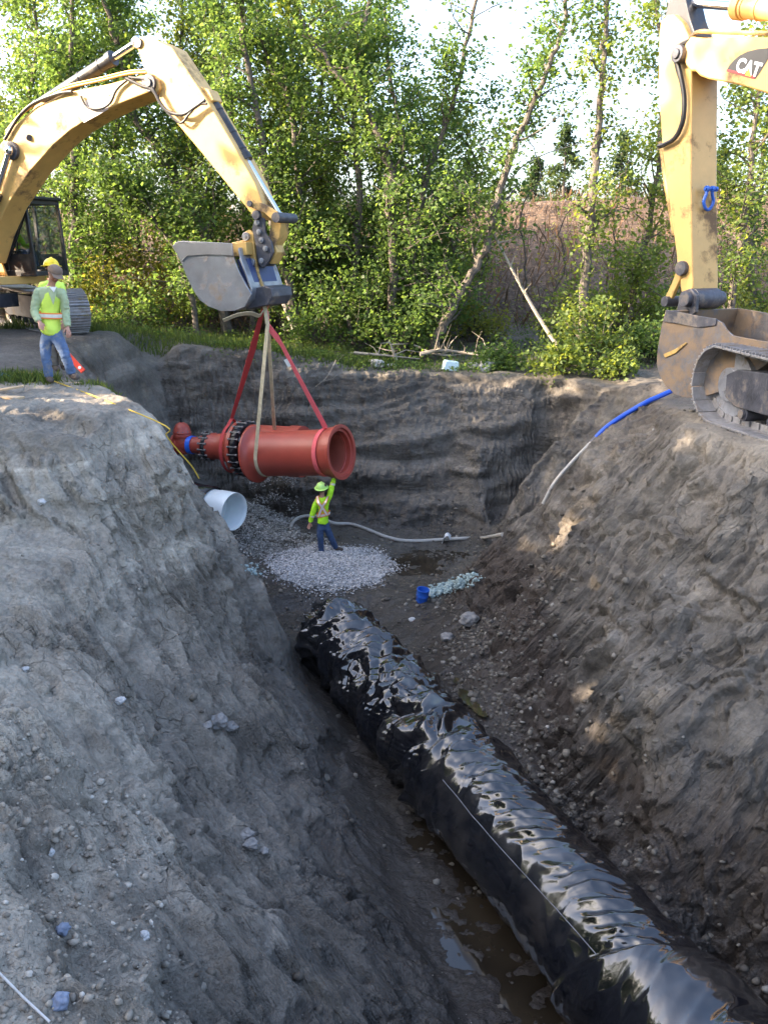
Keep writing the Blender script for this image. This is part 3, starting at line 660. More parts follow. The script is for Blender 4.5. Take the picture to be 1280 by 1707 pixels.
# boom
top = [(-55, 380), (-30, 300), (0, 240), (22, 210), (60, 177), (110, 153), (180, 139), (232, 125), (252, 122), (264, 132), (267, 146)]
bot = [(260, 158), (250, 152), (200, 172), (150, 196), (118, 216), (90, 240), (50, 285), (10, 345), (-10, 390), (-25, 440)]
mb = MB(); mb.prism(X1.poly(top+bot, -.32), X1.l*.64); boomL = mb.build('boom', M['yellow'], exL, .025)
mb = MB()
pin(mb, X1, X1.on(22, 251, -.32), -.44, .44, .13, 20); pin(mb, X1, X1.on(22, 251, -.32), -.40, .40, .20, 20)
mb.build('boom_pin', M['dsteel'], boomL, .01)
mb = MB(); pin(mb, X1, X1.on(250, 138, -.32), -.38, .38, .17, 22); pin(mb, X1, X1.on(250, 138, -.32), -.41, .41, .09, 14); mb.build('boom_pin', M['dsteel'], boomL, .01)
mb = MB(); mb.cyl(X1.on(49, 229, -.32) - X1.l*.01, X1.on(49, 229, -.36), .07, n=18); mb.build('work_light', M['dsteel'], boomL, .01)
lw = X1.on(152, 175, -.32) - X1.l*.004; mb = MB(); mb.prism([X1.on(a, b, -.322) for a, b in ((122, 178), (150, 163), (184, 160), (180, 182), (140, 204))], -X1.l*.003); mb.build('decal_panel', M['faded'], boomL)
xd = (X1.on(184, 160, -.32) - X1.on(150, 171, -.32)).normalized()
text_mesh('CAT', 'lettering', M['white_paint'], X1.on(168, 171, -.328), xd, (0, 0, 1), .34, boomL, .002)
# pipes and hoses along the boom top
mb = MB()
for dv, off in ((-.30, 0), (-.2, 4)):
    mb.tube(bez([X1.on(a, b-off, dv) for a, b in ((10, 222), (40, 187), (75, 164), (110, 147), (165, 134), (215, 122), (244, 120))], 6), .022, 8)
mb.build('hydraulic_pipe', M['brass'], boomL)
for pts, rr_h in ((((8, 232), (30, 196), (55, 172), (95, 156), (120, 152)), .035), (((135, 160), (146, 178), (168, 180), (184, 170), (195, 148), (215, 130)), .026), (((210, 130), (235, 142), (255, 150), (268, 172), (282, 186), (305, 190), (325, 178), (342, 166)), .036), (((215, 128), (245, 134), (262, 160), (275, 182), (300, 204), (315, 190), (330, 174), (345, 172)), .026)):
    mb = MB(); mb.tube(bez([X1.on(a, b, -.37) for a, b in pts], 8), rr_h, 8); mb.build('hydraulic_hose', M['rubber'], exL)
# stick
stk = [(226, 70), (229, 62), (238, 59), (262, 66), (286, 77), (300, 98), (345, 165), (388, 238), (425, 304), (437, 335), (440, 352), (434, 366), (424, 362), (411, 346), (336, 254), (262, 166), (240, 112), (231, 86)]
mb = MB(); mb.prism(X1.poly(stk, -.25), X1.l*.50); stickL = mb.build('stick', M['yellow'], exL, .02)
mb = MB(); pin(mb, X1, X1.on(231, 71, -.25), -.29, .29, .10); mb.build('stick_pin', M['dsteel'], stickL, .008)
cylinder_(X1.on(62, 178, -.02), X1.on(229, 70, -.02), .77, .135, exL)
mb = MB(); mb.prism([X1.on(a, b, -.2) for a, b in ((50, 190), (62, 168), (80, 172), (84, 184))], X1.l*.4); mb.build('cylinder_bracket', M['yellow'], boomL, .015)
for v in (-.42, .42): cylinder_(X1(1.05, v, 1.7), X1.on(22, 251, -.32) + X1.l*(v+.32), .62, .12, exL)
cylinder_(X1.on(347, 158, 0), X1.on(468, 362, 0), .53, .115, exL, rr=.55)
mb = MB(); mb.prism([X1.on(a, b, -.16) for a, b in ((330, 142), (348, 148), (356, 166), (345, 176))], X1.l*.32); mb.build('cylinder_bracket', M['yellow'], stickL, .015)
# linkage
for v in (-.30, .24):
  mb = MB(); mb.prism(X1.poly([(414, 334), (420, 332), (445, 342), (462, 352), (468, 362), (464, 370), (456, 368), (440, 354), (420, 346), (414, 340)], v), X1.l*.06); mb.build('idler_link', M['yellow2'], exL, .008)
mb = MB(); pin(mb, X1, X1.on(462, 362, -.3), -.36, .36, .10); pin(mb, X1, X1.on(417, 339, -.3), -.34, .34, .06); pin(mb, X1, X1.on(430, 358, -.25), -.34, .34, .09); mb.build('linkage_pin', M['dsteel'], exL, .006)
mb = MB(); mb.prism(X1.poly([(452, 364), (470, 362), (466, 395), (458, 408), (462, 420), (452, 440), (443, 436), (447, 402)], -.16), X1.l*.32); mb.build('power_link', M['yellow2'], exL, .015)
# quick coupler
mb = MB()
for v in (-.26, .20):
    mb.prism(X1.poly([(424, 365), (432, 360), (440, 364), (442, 388), (452, 402), (455, 420), (448, 436), (438, 446), (431, 440), (428, 415), (424, 398), (420, 380)], v), X1.l*.06)
mb.prism(X1.poly([(426, 405), (444, 408), (450, 430), (440, 444), (428, 436)], -.2), X1.l*.4)
coup = mb.build('quick_coupler', M['dsteel'], exL, .008)
for a, b in ((432, 386), (436, 400), (443, 414), (436, 434), (429, 371)):
    mb = MB(); c_ = X1.on(a, b, -.27); mb.cyl(c_ + X1.l*.01, c_ - X1.l*.03, .055, n=12); mb.cyl(c_ - X1.l*.03, c_ - X1.l*.045, .025, n=8); mb.build('bolt', M['steel'], coup, .004)
BARE = simple('bare_steel', (.38, .38, .40), .34, .6, .1, 3, .1, dirt=(.25, .2, .15), dirt_amt=.3)
# bucket
curve = [(289, 411), (296, 424), (303, 440), (312, 463), (322, 483), (333, 500), (348, 511), (368, 518), (390, 518), (408, 511), (418, 498), (420, 482), (412, 458), (402, 432), (398, 412)]
def bucket_shell(fr, curve, v0, v1, th, name, mat, parent):
    a = [fr.on(x, y, v0) for x, y in curve]; n = len(a); mb = MB(); cen = sum(a, Vector())/n
    inner = [p_ + (cen-p_).normalized()*th for p_ in a]
    mb.prism(a + inner[::-1], fr.l*(v1-v0)); return mb.build(name, mat, parent, .008)
bkL = bucket_shell(X1, curve, -.62, .62, .045, 'bucket', M['steel'], exL)
side = [(289, 411), (294, 404), (301, 402), (345, 404), (386, 406), (389, 428), (398, 452), (410, 474), (419, 490)] + curve[9:3:-1] + [(303, 440)]
for v in (-.665, .625): mb = MB(); mb.prism(X1.poly(side, v), X1.l*.04); mb.build('side_plate', M['steel'], bkL, .006)
for v in (-.69, .665):
  mb = MB(); mb.prism(X1.poly([(287, 410), (293, 403), (303, 401), (386, 405), (388, 426), (345, 424), (312, 426), (303, 436)], v), X1.l*.025); mb.build('side_cutter', BARE, bkL, .006)
mb = MB()
for v in (-.26, .20): mb.prism(X1.poly([(386, 404), (404, 400), (408, 386), (415, 382), (422, 388), (424, 420), (430, 455), (438, 478), (436, 500), (418, 505), (412, 480), (398, 424), (386, 424)], v), X1.l*.07)
mb.prism(X1.poly([(385, 405), (410, 403), (412, 424), (386, 428)], -.5), X1.l*1.0)
mb.build('bucket_ear', M['yellow2'], bkL, .01)
mb = MB(); mb.prism(X1.poly([(394, 432), (412, 430), (424, 470), (414, 478), (404, 462)], -.45), X1.l*.9); mb.build('torque_tube', simple('navy_paint', (.03, .05, .14), .5, 0, .2, 4, .1), bkL, .01)
mb = MB(); mb.prism(X1.poly([(416, 482), (440, 476), (452, 480), (454, 494), (446, 508), (410, 516)], -.45), X1.l*.8); mb.build('back_brace', M['dsteel'], bkL, .015)
for a, b in ((411, 394), (420, 437)): 
    mb = MB(); c_ = X1.on(a, b, -.27); mb.cyl(c_ + X1.l*.02, c_ - X1.l*.05, .085, n=16); mb.cyl(c_ - X1.l*.05, c_ - X1.l*.07, .035, n=10); mb.build('bucket_pin', M['steel'], bkL, .005)
HOOK = X1.on(441, 502, -.28)
mb = MB(); mb.tube(bez([HOOK + X1.u*math.cos(a)*.10 + Vector((0, 0, math.sin(a)*.13-.02)) for a in [k*math.pi/4 for k in range(-5, 4)]], 4), .026, 10); mb.build('lifting_hook', simple('rusty_hook', (.30, .13, .07), .7, .2, .3, 8, .3), bkL)
# ------------------------------------------------------------------ excavator on the right bank
S2 = Vector((6.58, 10.05, -2.27)); X2 = Frame(S2, (-.42, .907)); T2 = Frame(S2 + Vector((.32, .1, 0)), (-.217, .976))
exR = empty('excavator', S2, 'yellow excavator at the right edge with upright stick and dirty bucket by its track', 'excavator')
make_track(T2, -1.5, 2.85, .52, .80, exR); make_track(T2, 1.5, 2.85, .52, .80, exR)
house(X2, exR); cabR = cab(X2, exR, -.6, .75, .45, 1.15, 1.32, 3.12)
mb = MB(); p_ = X2(.95, 1.2, 2.55); mb.tube([p_, p_ + X2.l*.10 + X2.u*.55, p_ + X2.l*.12 + X2.u*.62 + Vector((0, 0, .18))], .014, 8)
mb.box(p_ + X2.l*.12 + X2.u*.62 + Vector((0, 0, .02)), (.05, .20, .34), X2.m); mb.build('mirror', M['black'], cabR, .02)
for z_ in (.0,):
    mb = MB(); mb.tube(bez([X2(1.0, 1.25, 1.45), X2(1.05, 1.25, 1.9), X2(1.0, 1.25, 2.35), X2(.75, 1.2, 2.4)], 6), .02, 8); mb.tube([X2(1.03, 1.25, 1.9), X2(.75, 1.2, 1.9)], .018, 8); mb.build('handrail', M['yellow'], cabR)
boomR_top = [(1142, 72), (1150, 60), (1172, 62), (1225, 60), (1290, 61), (1380, 66), (1460, 100)]
boomR_bot = [(1390, 215), (1335, 178), (1280, 156), (1232, 141), (1180, 131), (1166, 126), (1158, 118), (1150, 118), (1143, 108), (1138, 90)]
v = .36
far_ = [X2(1.6, v, 3.9), X2(.75, v, 2.5), X2(.5, v, 1.9), X2(.2, v, 2.0), X2(.3, v, 2.6), X2(1.2, v, 4.6)]
bt = X2.poly(boomR_top, v); bb = X2.poly(boomR_bot, v)
mb = MB(); mb.prism(bt + [X2(.9, v, 4.4), X2(.25, v, 2.5), X2(.15, v, 2.0), X2(.45, v, 1.85), X2(.75, v, 2.3), X2(1.3, v, 3.7)] + bb, -X2.l*.72); boomR = mb.build('boom', M['yellow'], exR, .025)
mb = MB(); pp = X2.on(1131, 89, .40); pin(mb, X2, pp, -.44, .44, .12, 18); pin(mb, X2, pp, -.47, .47, .07, 14); mb.build('boom_pin', M['dsteel'], boomR, .01)
mb = MB(); mb.prism([X2.on(a, b, .363) for a, b in ((1210, 118), (1216, 108), (1224, 99), (1234, 91), (1247, 85), (1262, 81), (1284, 79), (1280, 98), (1268, 118), (1259, 131), (1256, 131))], X2.l*.003)
dp = mb.build('decal_panel', M['decal'], boomR)
mb = MB(); mb.prism([X2.on(a, b, .366) for a, b in ((1211, 117.5), (1213, 114.5), (1259, 126), (1256.5, 130.5))], X2.l*.003); mb.build('decal_stripe', M['red_paint'], dp)
xd = (X2.on(1262, 118, .37) - X2.on(1232, 110, .37)).normalized()
text_mesh('CAT', 'lettering', M['white_paint'], X2.on(1247, 112.5, .370), xd, (0, 0, 1), .225, dp, .002, .010)
mb = MB(); c_ = X2.on(1247.5, 118.5, .374); mb.prism([c_ + xd*a + Vector((0, 0, 1))*b for a, b in ((-.055, -.055), (.055, -.055), (0, .045))], X2.l*.003); mb.build('logo_triangle', M['logo_yellow'], dp)
# stick
stR = [(1098, 60), (1101, 34), (1112, 24), (1122, 23), (1136, 36), (1150, 66), (1152, 130), (1151, 300), (1154, 470), (1153, 502), (1140, 504), (1135, 486), (1124, 400), (1112, 310), (1104, 250), (1097, 150)]
mb = MB(); mb.prism(X2.poly(stR, .26), -X2.l*.52); stickR = mb.build('stick', M['yellow'], exR, .02)
mb = MB(); q_ = [X2.on(1192, b, -.25) for b in (306, 500)]; uu_ = [(p_-S2).dot(X2.u) for p_ in q_]; e_ = [X2.on(1151, 310, .24), X2.on(1153, 498, .24)]
mb.prism([e_[0] - X2.u*.012, e_[1] - X2.u*.012, e_[1] - X2.u*.012 - X2.l*.48, e_[0] - X2.u*.012 - X2.l*.48, e_[0] - X2.u*.012 - X2.l*.24 + Vector((0, 0, -.09))], -X2.u*.012)
mb.build('wear_plate', M['dsteel'], stickR, .004)
mb = MB(); mb.prism(X2.poly([(1105, 45), (1112, 8), (1120, -15), (1140, -15), (1150, 30), (1160, 60), (1140, 50)], .16), -X2.l*.32); mb.build('stick_lug', M['black'], stickR, .015)
cylinder_(X2.on(1330, 18, 0), X2.on(1126, 2, 0), .45, .145, exR, mat='yellow', rr=.42)
for v in (-.5, .5): cylinder_(X2(1.15, v, 1.6), X2(1.55, v, 4.1), .7, .12, exR)
mb = MB(); pl_ = [X2.on(a, b, .10) for a, b in ((1104, 236), (1112, 300), (1121, 350), (1128, 392))]; mb.tube(pl_, [.06, .06, .065, .07], 14); cb2 = mb.build('hydraulic_cylinder', M['yellow2'], exR)
mb = MB(); mb.cyl(X2.on(1128, 390, .10), X2.on(1139, 495, .10), .042, n=14); mb.build('rod', M['chrome'], cb2)
for pts, r_ in ((((1150, 66), (1134, 75), (1127, 92), (1134, 125), (1140, 160), (1138, 200), (1126, 228), (1108, 240), (1098, 243)), .036), (((1140, 70), (1124, 82), (1128, 110), (1137, 140)), .028), (((1185, 140), (1192, 170), (1190, 198), (1182, 205)), .03)):
    mb = MB(); mb.tube(bez([X2.on(a, b, .33 if a < 1180 else -.28) for a, b in pts], 8), r_, 8); mb.build('hydraulic_hose', M['rubber'], exR)
mb = MB(); mb.tube(bez([X2.on(a, b, .30) for a, b in ((1150, 62), (1165, 52), (1200, 53), (1300, 55))], 5), .03, 8); mb.build('hydraulic_pipe', M['yellow2'], exR)
for v in (.22, -.28):
  mb = MB(); mb.prism(X2.poly([(1136, 440), (1144, 443), (1140, 460), (1130, 482), (1120, 506), (1112, 508), (1114, 494), (1126, 468)], v), X2.l*.06); mb.build('idler_link', M['yellow2'], exR, .008)
mb = MB(); pin(mb, X2, X2.on(1140, 447, .25), -.33, .33, .11); pin(mb, X2, X2.on(1116, 502, .25), -.36, .36, .08); mb.build('linkage_pin', M['dsteel'], exR, .006)
mb = MB(); ppx = X2.on(1148, 498, .30); pin(mb, X2, ppx, -.36, .40, .11, 20); pin(mb, X2, ppx, -.24, .24, .155, 22); mb.build('bucket_pin', M['dsteel'], exR, .008)
curve2 = [(1112, 517), (1105, 545), (1099, 580), (1097, 606), (1102, 625), (1112, 643), (1128, 657), (1148, 663), (1175, 661), (1210, 650), (1250, 628), (1290, 600), (1315, 578)]
def shell2(): 
    a = X2.poly(curve2, .70); n = len(a); cen = X2.on(1210, 560, .70)
    inner = [p_ + (cen-p_).normalized()*.04 for p_ in a]; mb = MB(); mb.prism(a + inner[::-1], -X2.l*1.40); return mb.build('bucket', M['bucket2'], exR, .006)
bkR = shell2()
sideR = [(1112, 517), (1135, 521), (1165, 527), (1196, 532), (1207, 538), (1213, 549), (1224, 559), (1260, 566), (1315, 575), (1315, 578), (1290, 600), (1250, 628), (1210, 650), (1175, 661), (1148, 663), (1128, 657), (1112, 643), (1102, 625), (1097, 606), (1099, 580), (1105, 545)]
for v in (.70, -.735):
  mb = MB(); mb.prism(X2.poly(sideR, .70) if v > 0 else [p_ - X2.l*1.435 for p_ in X2.poly(sideR, .70)], X2.l*.035); mb.build('side_plate', M['bucket2'], bkR, .006)
mb = MB(); a_ = X2.poly([(1112, 516), (1135, 520), (1165, 526), (1196, 531), (1194, 542), (1165, 546), (1135, 540), (1107, 536)], .735)
mb.prism(a_, X2.l*.02); mb.build('wear_plate', M['dsteel'], bkR, .005)
mb = MB(); a_ = X2.poly([(1107, 590), (1110, 596), (1128, 588), (1146, 572), (1144, 570), (1126, 582)], .735); mb.prism(a_, X2.l*.02); mb.build('weld_bar', M['yellow2'], bkR, .004)
for v in (.25, -.31):
  mb = MB(); mb.prism(X2.poly([(1132, 519), (1140, 486), (1156, 480), (1166, 492), (1164, 520), (1150, 532)], v), X2.l*.06); mb.build('bucket_ear', M['dsteel'], bkR, .01)
# the shackle hangs on the stick, a thing of its own
shc = X2.on(1153, 327, .26) - X2.l*.27 - X2.u*.07
sh = empty('shackle', shc, 'blue bow shackle hanging on the inner face of the upright excavator stick', 'shackle')
mb = MB(); lx = X2.l
mb.tube(bez([shc + lx*.055 + Vector((0, 0, .11)), shc + lx*.06 + Vector((0, 0, .03)), shc + lx*.095 + Vector((0, 0, -.06)), shc + lx*.06 + Vector((0, 0, -.15)), shc + Vector((0, 0, -.185)), shc - lx*.06 + Vector((0, 0, -.15)), shc - lx*.095 + Vector((0, 0, -.06)), shc - lx*.06 + Vector((0, 0, .03)), shc - lx*.055 + Vector((0, 0, .11))], 6), .024, 10)
for s_ in (-1, 1): mb.cyl(shc + lx*s_*.035 + Vector((0, 0, .11)), shc + lx*s_*.075 + Vector((0, 0, .11)), .045, n=14)
mb.build('bow', M['blue_paint'], sh)
mb = MB(); mb.cyl(shc - lx*.11 + Vector((0, 0, .11)), shc + lx*.10 + Vector((0, 0, .11)), .022, n=12); mb.cyl(shc - lx*.14 + Vector((0, 0, .11)), shc - lx*.10 + Vector((0, 0, .11)), .04, n=6); mb.build('shackle_pin', M['blue_paint'], sh)
# ================================================================== PIPES AND RIGGING
M['red_pipe'] = simple('red_primer', (.33, .055, .036), .45, 0, .12, 2.2, .15, dirt=(.24, .085, .06), dirt_amt=.34, dscale=3.2)
M['pipe_in'] = simple('red_pipe_lining', (.30, .075, .05), .55, 0, .15, 3, .1)
M['gland'] = simple('black_iron', (.02, .02, .023), .45, .2, .3, 10, .2)
M['bolt'] = simple('grey_bolt', (.16, .16, .17), .5, .5, .1, 9)
M['pvc'] = simple('white_plastic', (.66, .72, .74), .35, 0, .05, 3, .05, dirt=(.42, .40, .36), dirt_amt=.25, dscale=2)
M['blueband'] = simple('blue_tape', (.02, .13, .62), .4, 0, .1, 5)
M['web_red'] = simple('red_webbing', (.42, .045, .045), .85, 0, .12, 30, .4)
M['web_pink'] = simple('pink_webbing', (.72, .12, .13), .85, 0, .10, 30, .4)
M['web_tan'] = simple('tan_webbing', (.50, .43, .29), .85, 0, .22, 9, .4)
# front pipe
A_ = PY(426, 757, 19.75); B_ = PY(570, 753.5, 18.68); AX = (B_-A_).normalized(); LN = (B_-A_).length; RP = .515
pipeF = empty('ductile_iron_pipe', (A_+B_)/2 - Vector((0, 0, RP)), 'large red pipe with flared ends hanging level from beige and pink slings above the worker', 'pipe')
prof = [(0, .655), (.05, .66), (.075, .60), (.13, .545), (.20, RP), (LN-.34, RP), (LN-.30, RP+.012), (LN-.24, RP+.045), (LN-.08, RP+.055), (LN-.055, RP+.09), (LN, RP+.095),
        (LN, RP+.02), (LN-.05, RP+.01), (LN-.055, RP-.05), (LN-.16, RP-.05), (LN-.17, RP-.012-.05), (.02, RP-.075), (.0, RP-.03)]
mb = MB(); mb.lathe(prof, A_, AX, 72, closed=True); mb.build('pipe_wall', M['red_pipe'], pipeF)
mb = MB(); mb.lathe([(LN-.19, RP-.078), (.03, RP-.082), (.03, RP-.086), (LN-.19, RP-.086)], A_, AX, 64, closed=True); mb.build('pipe_lining', M['pipe_in'], pipeF)
# tank lug seen above it: the red collar behind
# rear assembly: valve, reducer, glands
C_ = PY(303, 740.5, 20.95); D_ = PY(470, 751, 19.95); AX2 = (D_-C_).normalized(); L2 = (D_-C_).length
def cx_at(px_):      # axis distance where the axis shows at px_
    best = min(range(400), key=lambda k: abs(640 + F*((C_+AX2*(k*L2*1.2/400)).x)/((C_+AX2*(k*L2*1.2/400)).y*cp - (C_+AX2*(k*L2*1.2/400)).z*sp) - px_)); return best*L2*1.2/400
valve = empty('pipe_assembly', (C_+D_)/2 - Vector((0, 0, .6)), 'red valve and tapered reducer with black bolted gland rings slung behind the big red pipe', 'pipe fitting')
s1, s2, s3, s4, s5 = cx_at(334), cx_at(350), cx_at(360), cx_at(382), cx_at(408)
mb = MB(); mb.lathe([(cx_at(312), .20), (s1, .20), (s1+.02, .24), (s2-.08, .25), (s2-.08, .10), (cx_at(312), .10)], C_, AX2, 40, closed=True); mb.build('small_pipe', M['red_pipe'], valve)
mb = MB(); mb.lathe([(s2, .10), (s2, .31), (s3-.04, .33), (s3+.02, .305), (s4, .36), (s4+.10, .43), (s4+.16, .52), (s5-.22, .56), (s5-.18, .63), (s5-.08, .64), (s5-.08, .3)], C_, AX2, 48, closed=True); mb.build('reducer', M['red_pipe'], valve)
mb = MB(); mb.lathe([(s5+.16, .54), (s5+.20, .575), (L2+.2, .575), (L2+.25, .60), (L2+.55, .60), (L2+.55, .50), (s5+.16, .50)], C_, AX2, 56, closed=True); mb.build('large_pipe', M['red_pipe'], valve)
def gland(s_, r, th, nb, lugs):
    mb = MB(); mb.lathe([(s_-th/2, r*.78), (s_-th/2, r*.97), (s_-th*.2, r), (s_+th*.3, r), (s_+th/2, r*.93), (s_+th/2, r*.78)], C_, AX2, 56, closed=True)
    e = AX2.orthogonal().normalized(); f_ = AX2.cross(e); c0 = C_ + AX2*s_
    for k in range(nb):
        a = 2*math.pi*k/nb; dr_ = e*math.cos(a)+f_*math.sin(a); rot = Matrix((AX2, dr_, AX2.cross(dr_))).transposed(); mb.box(c0 + dr_*r*1.01, (th*.6, .04, lugs), rot)
    gl = mb.build('gland_ring', M['gland'], valve, .006)
    mb = MB()
    for k in range(nb):
        a = 2*math.pi*(k+.5)/nb; dr_ = e*math.cos(a)+f_*math.sin(a); mb.cyl(c0 + dr_*r*.99 - AX2*(th*.5+.05), c0 + dr_*r*.99 + AX2*(th*.5+.05), .016, n=6); mb.cyl(c0 + dr_*r*.99 - AX2*(th*.5+.06), c0 + dr_*r*.99 - AX2*(th*.5+.02), .03, n=6); mb.cyl(c0 + dr_*r*.99 + AX2*(th*.5+.02), c0 + dr_*r*.99 + AX2*(th*.5+.06), .03, n=6)
    mb.build('ring_bolts', M['bolt'], gl)
gland(s2-.03, .335, .11, 14, .05); gland(s5+.03, .65, .15, 22, .06)
mb = MB(); mb.lathe([(cx_at(316), .205), (cx_at(316), .225), (cx_at(323), .225), (cx_at(323), .205)], C_, AX2, 32, closed=True); mb.build('blue_band', M['blueband'], valve)
vb = C_ + AX2*cx_at(305)
mb = MB(); mb.lathe([(-.24, .0), (-.24, .10), (-.18, .16), (0, .19), (.16, .19), (.20, .17)], vb, (0, 0, 1), 28); mb.lathe([(-.22, .0), (-.22, .26), (-.16, .265), (-.14, .19), (.2, .19), (.2, .0)], vb, AX2, 28)
vbo = mb.build('valve_body', M['red_pipe'], valve)
mb = MB(); mb.lathe([(.19, .22), (.25, .225), (.26, .215), (.31, .225), (.33, .21), (.42, .19), (.50, .14), (.54, .07), (.56, .0)], vb, (0, 0, 1), 28); mb.lathe([(.19, .0), (.19, .22)], vb, (0, 0, 1), 28); bn = mb.build('valve_bonnet', M['red_pipe'], vbo, .004)
mb = MB(); mb.lathe([(.54, .0), (.54, .035), (.66, .03), (.66, .0)], vb, (0, 0, 1), 8); mb.build('operating_nut', M['gland'], vbo)
mb = MB()
for k in range(10):
    a = 2*math.pi*k/10; mb.cyl(vb + Vector((math.cos(a)*.20, math.sin(a)*.20, .22)), vb + Vector((math.cos(a)*.20, math.sin(a)*.20, .35)), .017, n=6)
mb.build('bonnet_bolts', M['bolt'], vbo)
mb = MB(); c_ = PY(386, 723, 20.0); mb.box(C_ + AX2*(s4+.28) + Vector((0.05, -.40, .33)), (.09, .012, .19), Matrix.Rotation(R(-35), 3, 'X') @ Matrix.Rotation(R(-25), 3, 'Z')); mb.build('paper_tag', M['white_paint'], valve)
# slings
def ring(cen, ax, r, wdir=None, a0=0, a1=360, n=40, tilt=0):
    ax = Vector(ax); up = Vector((0, 0, 1)); up = (up-ax*up.dot(ax)).normalized(); sd_ = ax.cross(up)
    return [cen + (up*math.cos(R(a0+(a1-a0)*k/n)) + sd_*math.sin(R(a0+(a1-a0)*k/n)))*r + ax*tilt*math.cos(R(a0+(a1-a0)*k/n)) for k in range(n+1)]
def on_axis(c0, ax, px_, L_):
    best, bd = 0, 1e9
    for k in range(400):
        q_ = c0 + ax*(k*L_/399); xx = 640 + F*q_.x/(q_.y*cp - q_.z*sp)
        if abs(xx-px_) < bd: bd, best = abs(xx-px_), k*L_/399
    return best
hk = HOOK + Vector((0, 0, -.10))
# beige sling round the left third of the front pipe
ct = A_ + AX*on_axis(A_, AX, 448, LN); side_ = AX.cross(Vector((0, 0, 1))).normalized()
nf = -side_ if side_.y > 0 else side_
if nf.y > 0: nf = -nf
def sling_path(c0, r, a0, a1, top):      # from the hook down one side, under the pipe and up again
    n_ = 30; up = Vector((0, 0, 1)); out_ = []
    for k in range(n_+1):
        a = R(a0 + (a1-a0)*k/n_); out_.append(c0 + nf*math.sin(a)*r + up*math.cos(a)*r)
    return out_
slT = empty('lifting_sling', hk, 'beige lifting sling hanging almost straight down and round the red pipe', 'sling')
mid_ = PY(447, 541, hk.y - .15)
path = [hk + Vector((0, -.02, 0)), mid_ + nf*.02] + sling_path(ct, RP+.012, 84, 330, None) + [hk + Vector((.03, .10, -.1))]
mb = MB(); mb.strap(path, AX, .085, .012); mb.build('webbing', M['web_tan'], slT)
mb = MB(); mb.strap(bez([hk + Vector((-.02, -.05, -.08)), PY(432, 526, hk.y-.1), PY(418, 522, hk.y-.2), PY(398, 524, hk.y-.25), PY(384, 529, hk.y-.3), PY(372, 534, hk.y-.32)], 6), (.3, -.5, .6), .10, .012); lo = mb.build('loose_strap', simple('old_canvas', (.42, .36, .24), .9, 0, .2, 12, .3)); tag(lo, 'loose tan strap end sticking out to the left under the excavator bucket', 'strap')
slP = empty('lifting_sling', hk + Vector((0, 0, -.3)), 'pink doubled lifting sling slanting down to the open bell of the red pipe', 'sling')
cpk = A_ + AX*on_axis(A_, AX, 541, LN); apex = PY(542, 714, cpk.y-.06)
split = PY(447, 546, hk.y - .1)
mb = MB(); mb.strap([hk, PY(444, 522, hk.y), split, PY(470, 575, hk.y-.05), apex], (.8, -.2, .3), .085, .014); mb.build('webbing', M['web_pink'], slP)
mb = MB(); mb.strap([split + Vector((.01, .05, .05)), PY(462, 560, hk.y), PY(482, 598, hk.y-.03), apex + Vector((.02, .06, .02))], (.8, -.2, .3), .07, .014); mb.build('webbing', M['web_pink'], slP)
pathr = sling_path(cpk, RP+.02, -8, 352, None)
pathr = [p_ + AX*(.10*(1-math.cos(R(-8+360*k/30)))*.5) for k, p_ in enumerate(pathr)]
mb = MB(); mb.strap([apex] + pathr + [apex], AX, .10, .014); mb.strap([apex, apex + AX*.16 + Vector((0, .02, -.03)), cpk + AX*.30 + Vector((0, .1, RP+.03))], (0, -.6, .5), .07, .012); mb.build('choker_loop', M['web_pink'], slP)
mb = MB(); a_ = split.lerp(apex, .30); b2_ = split.lerp(apex, .37); mb.strap([a_ - Vector((0, .02, 0)), b2_ - Vector((0, .02, 0))], (.8, -.2, .3), .09, .02); mb.build('sling_label', M['white_paint'], slP)
slR = empty('lifting_sling', hk + Vector((-.05, 0, -.1)), 'dark red lifting sling dropping left of the others to the reducer behind', 'sling')
crr = C_ + AX2*(s5-.30); apr = crr + Vector((0, -.05, .72)); h2 = hk + Vector((-.04, .06, -.04))
mb = MB(); mb.strap([h2, h2.lerp(apr, .3) + Vector((-.01, 0, 0)), apr], (.9, .2, 0), .075, .014); mb.strap([h2 + Vector((0, .05, 0)), h2.lerp(apr, .35) + Vector((.06, .03, 0)), apr + Vector((.0, .06, 0))], (.9, .2, 0), .06, .014); mb.build('webbing', M['web_red'], slR)
mb = MB(); ring_p = ring(crr, AX2, .60, n=40); mb.strap([apr] + ring_p[2:-2] + [apr], AX2, .08, .014); mb.build('choker_loop', M['web_red'], slR)

M['wrapmat'] = simple('black_wrap', (.01, .01, .013), .2, 0, .2, 3, .3)
# white pipe at the left wall
W0 = PY(391, 853, 18.55); WD = Vector((.85, -.53, 0)).normalized()
wp = empty('white_pipe', W0 - WD*1.2 - Vector((0, 0, .45)), 'open white pipe end, black-wrapped behind, coming out from behind the left spur', 'pipe')
WD = (WD + Vector((0, 0, -.02))).normalized()
mb = MB(); mb.lathe([(0, .425), (-.02, .43), (-.45, .42), (-.5, .405), (-3.4, .405), (-3.4, .36), (-.06, .365), (-.015, .395)], W0, WD, 64, closed=True); mb.build('pipe_wall', M['pvc'], wp)
mb = MB(); mb.lathe([(-.62, .45), (-.66, .47), (-1.0, .455), (-1.4, .475), (-3.4, .46), (-3.4, .43), (-.62, .43)], W0, WD, 48, closed=True); mb.build('plastic_wrap', M['wrapmat'], wp)
mb = MB(); mb.lathe([(-.55, .36), (-.62, .20), (-.66, .0)], W0, WD, 48); mb.lathe([(-.05, .384), (-.55, .36)], W0, WD, 48); mb.build('end_plug', M['pvc'], wp)

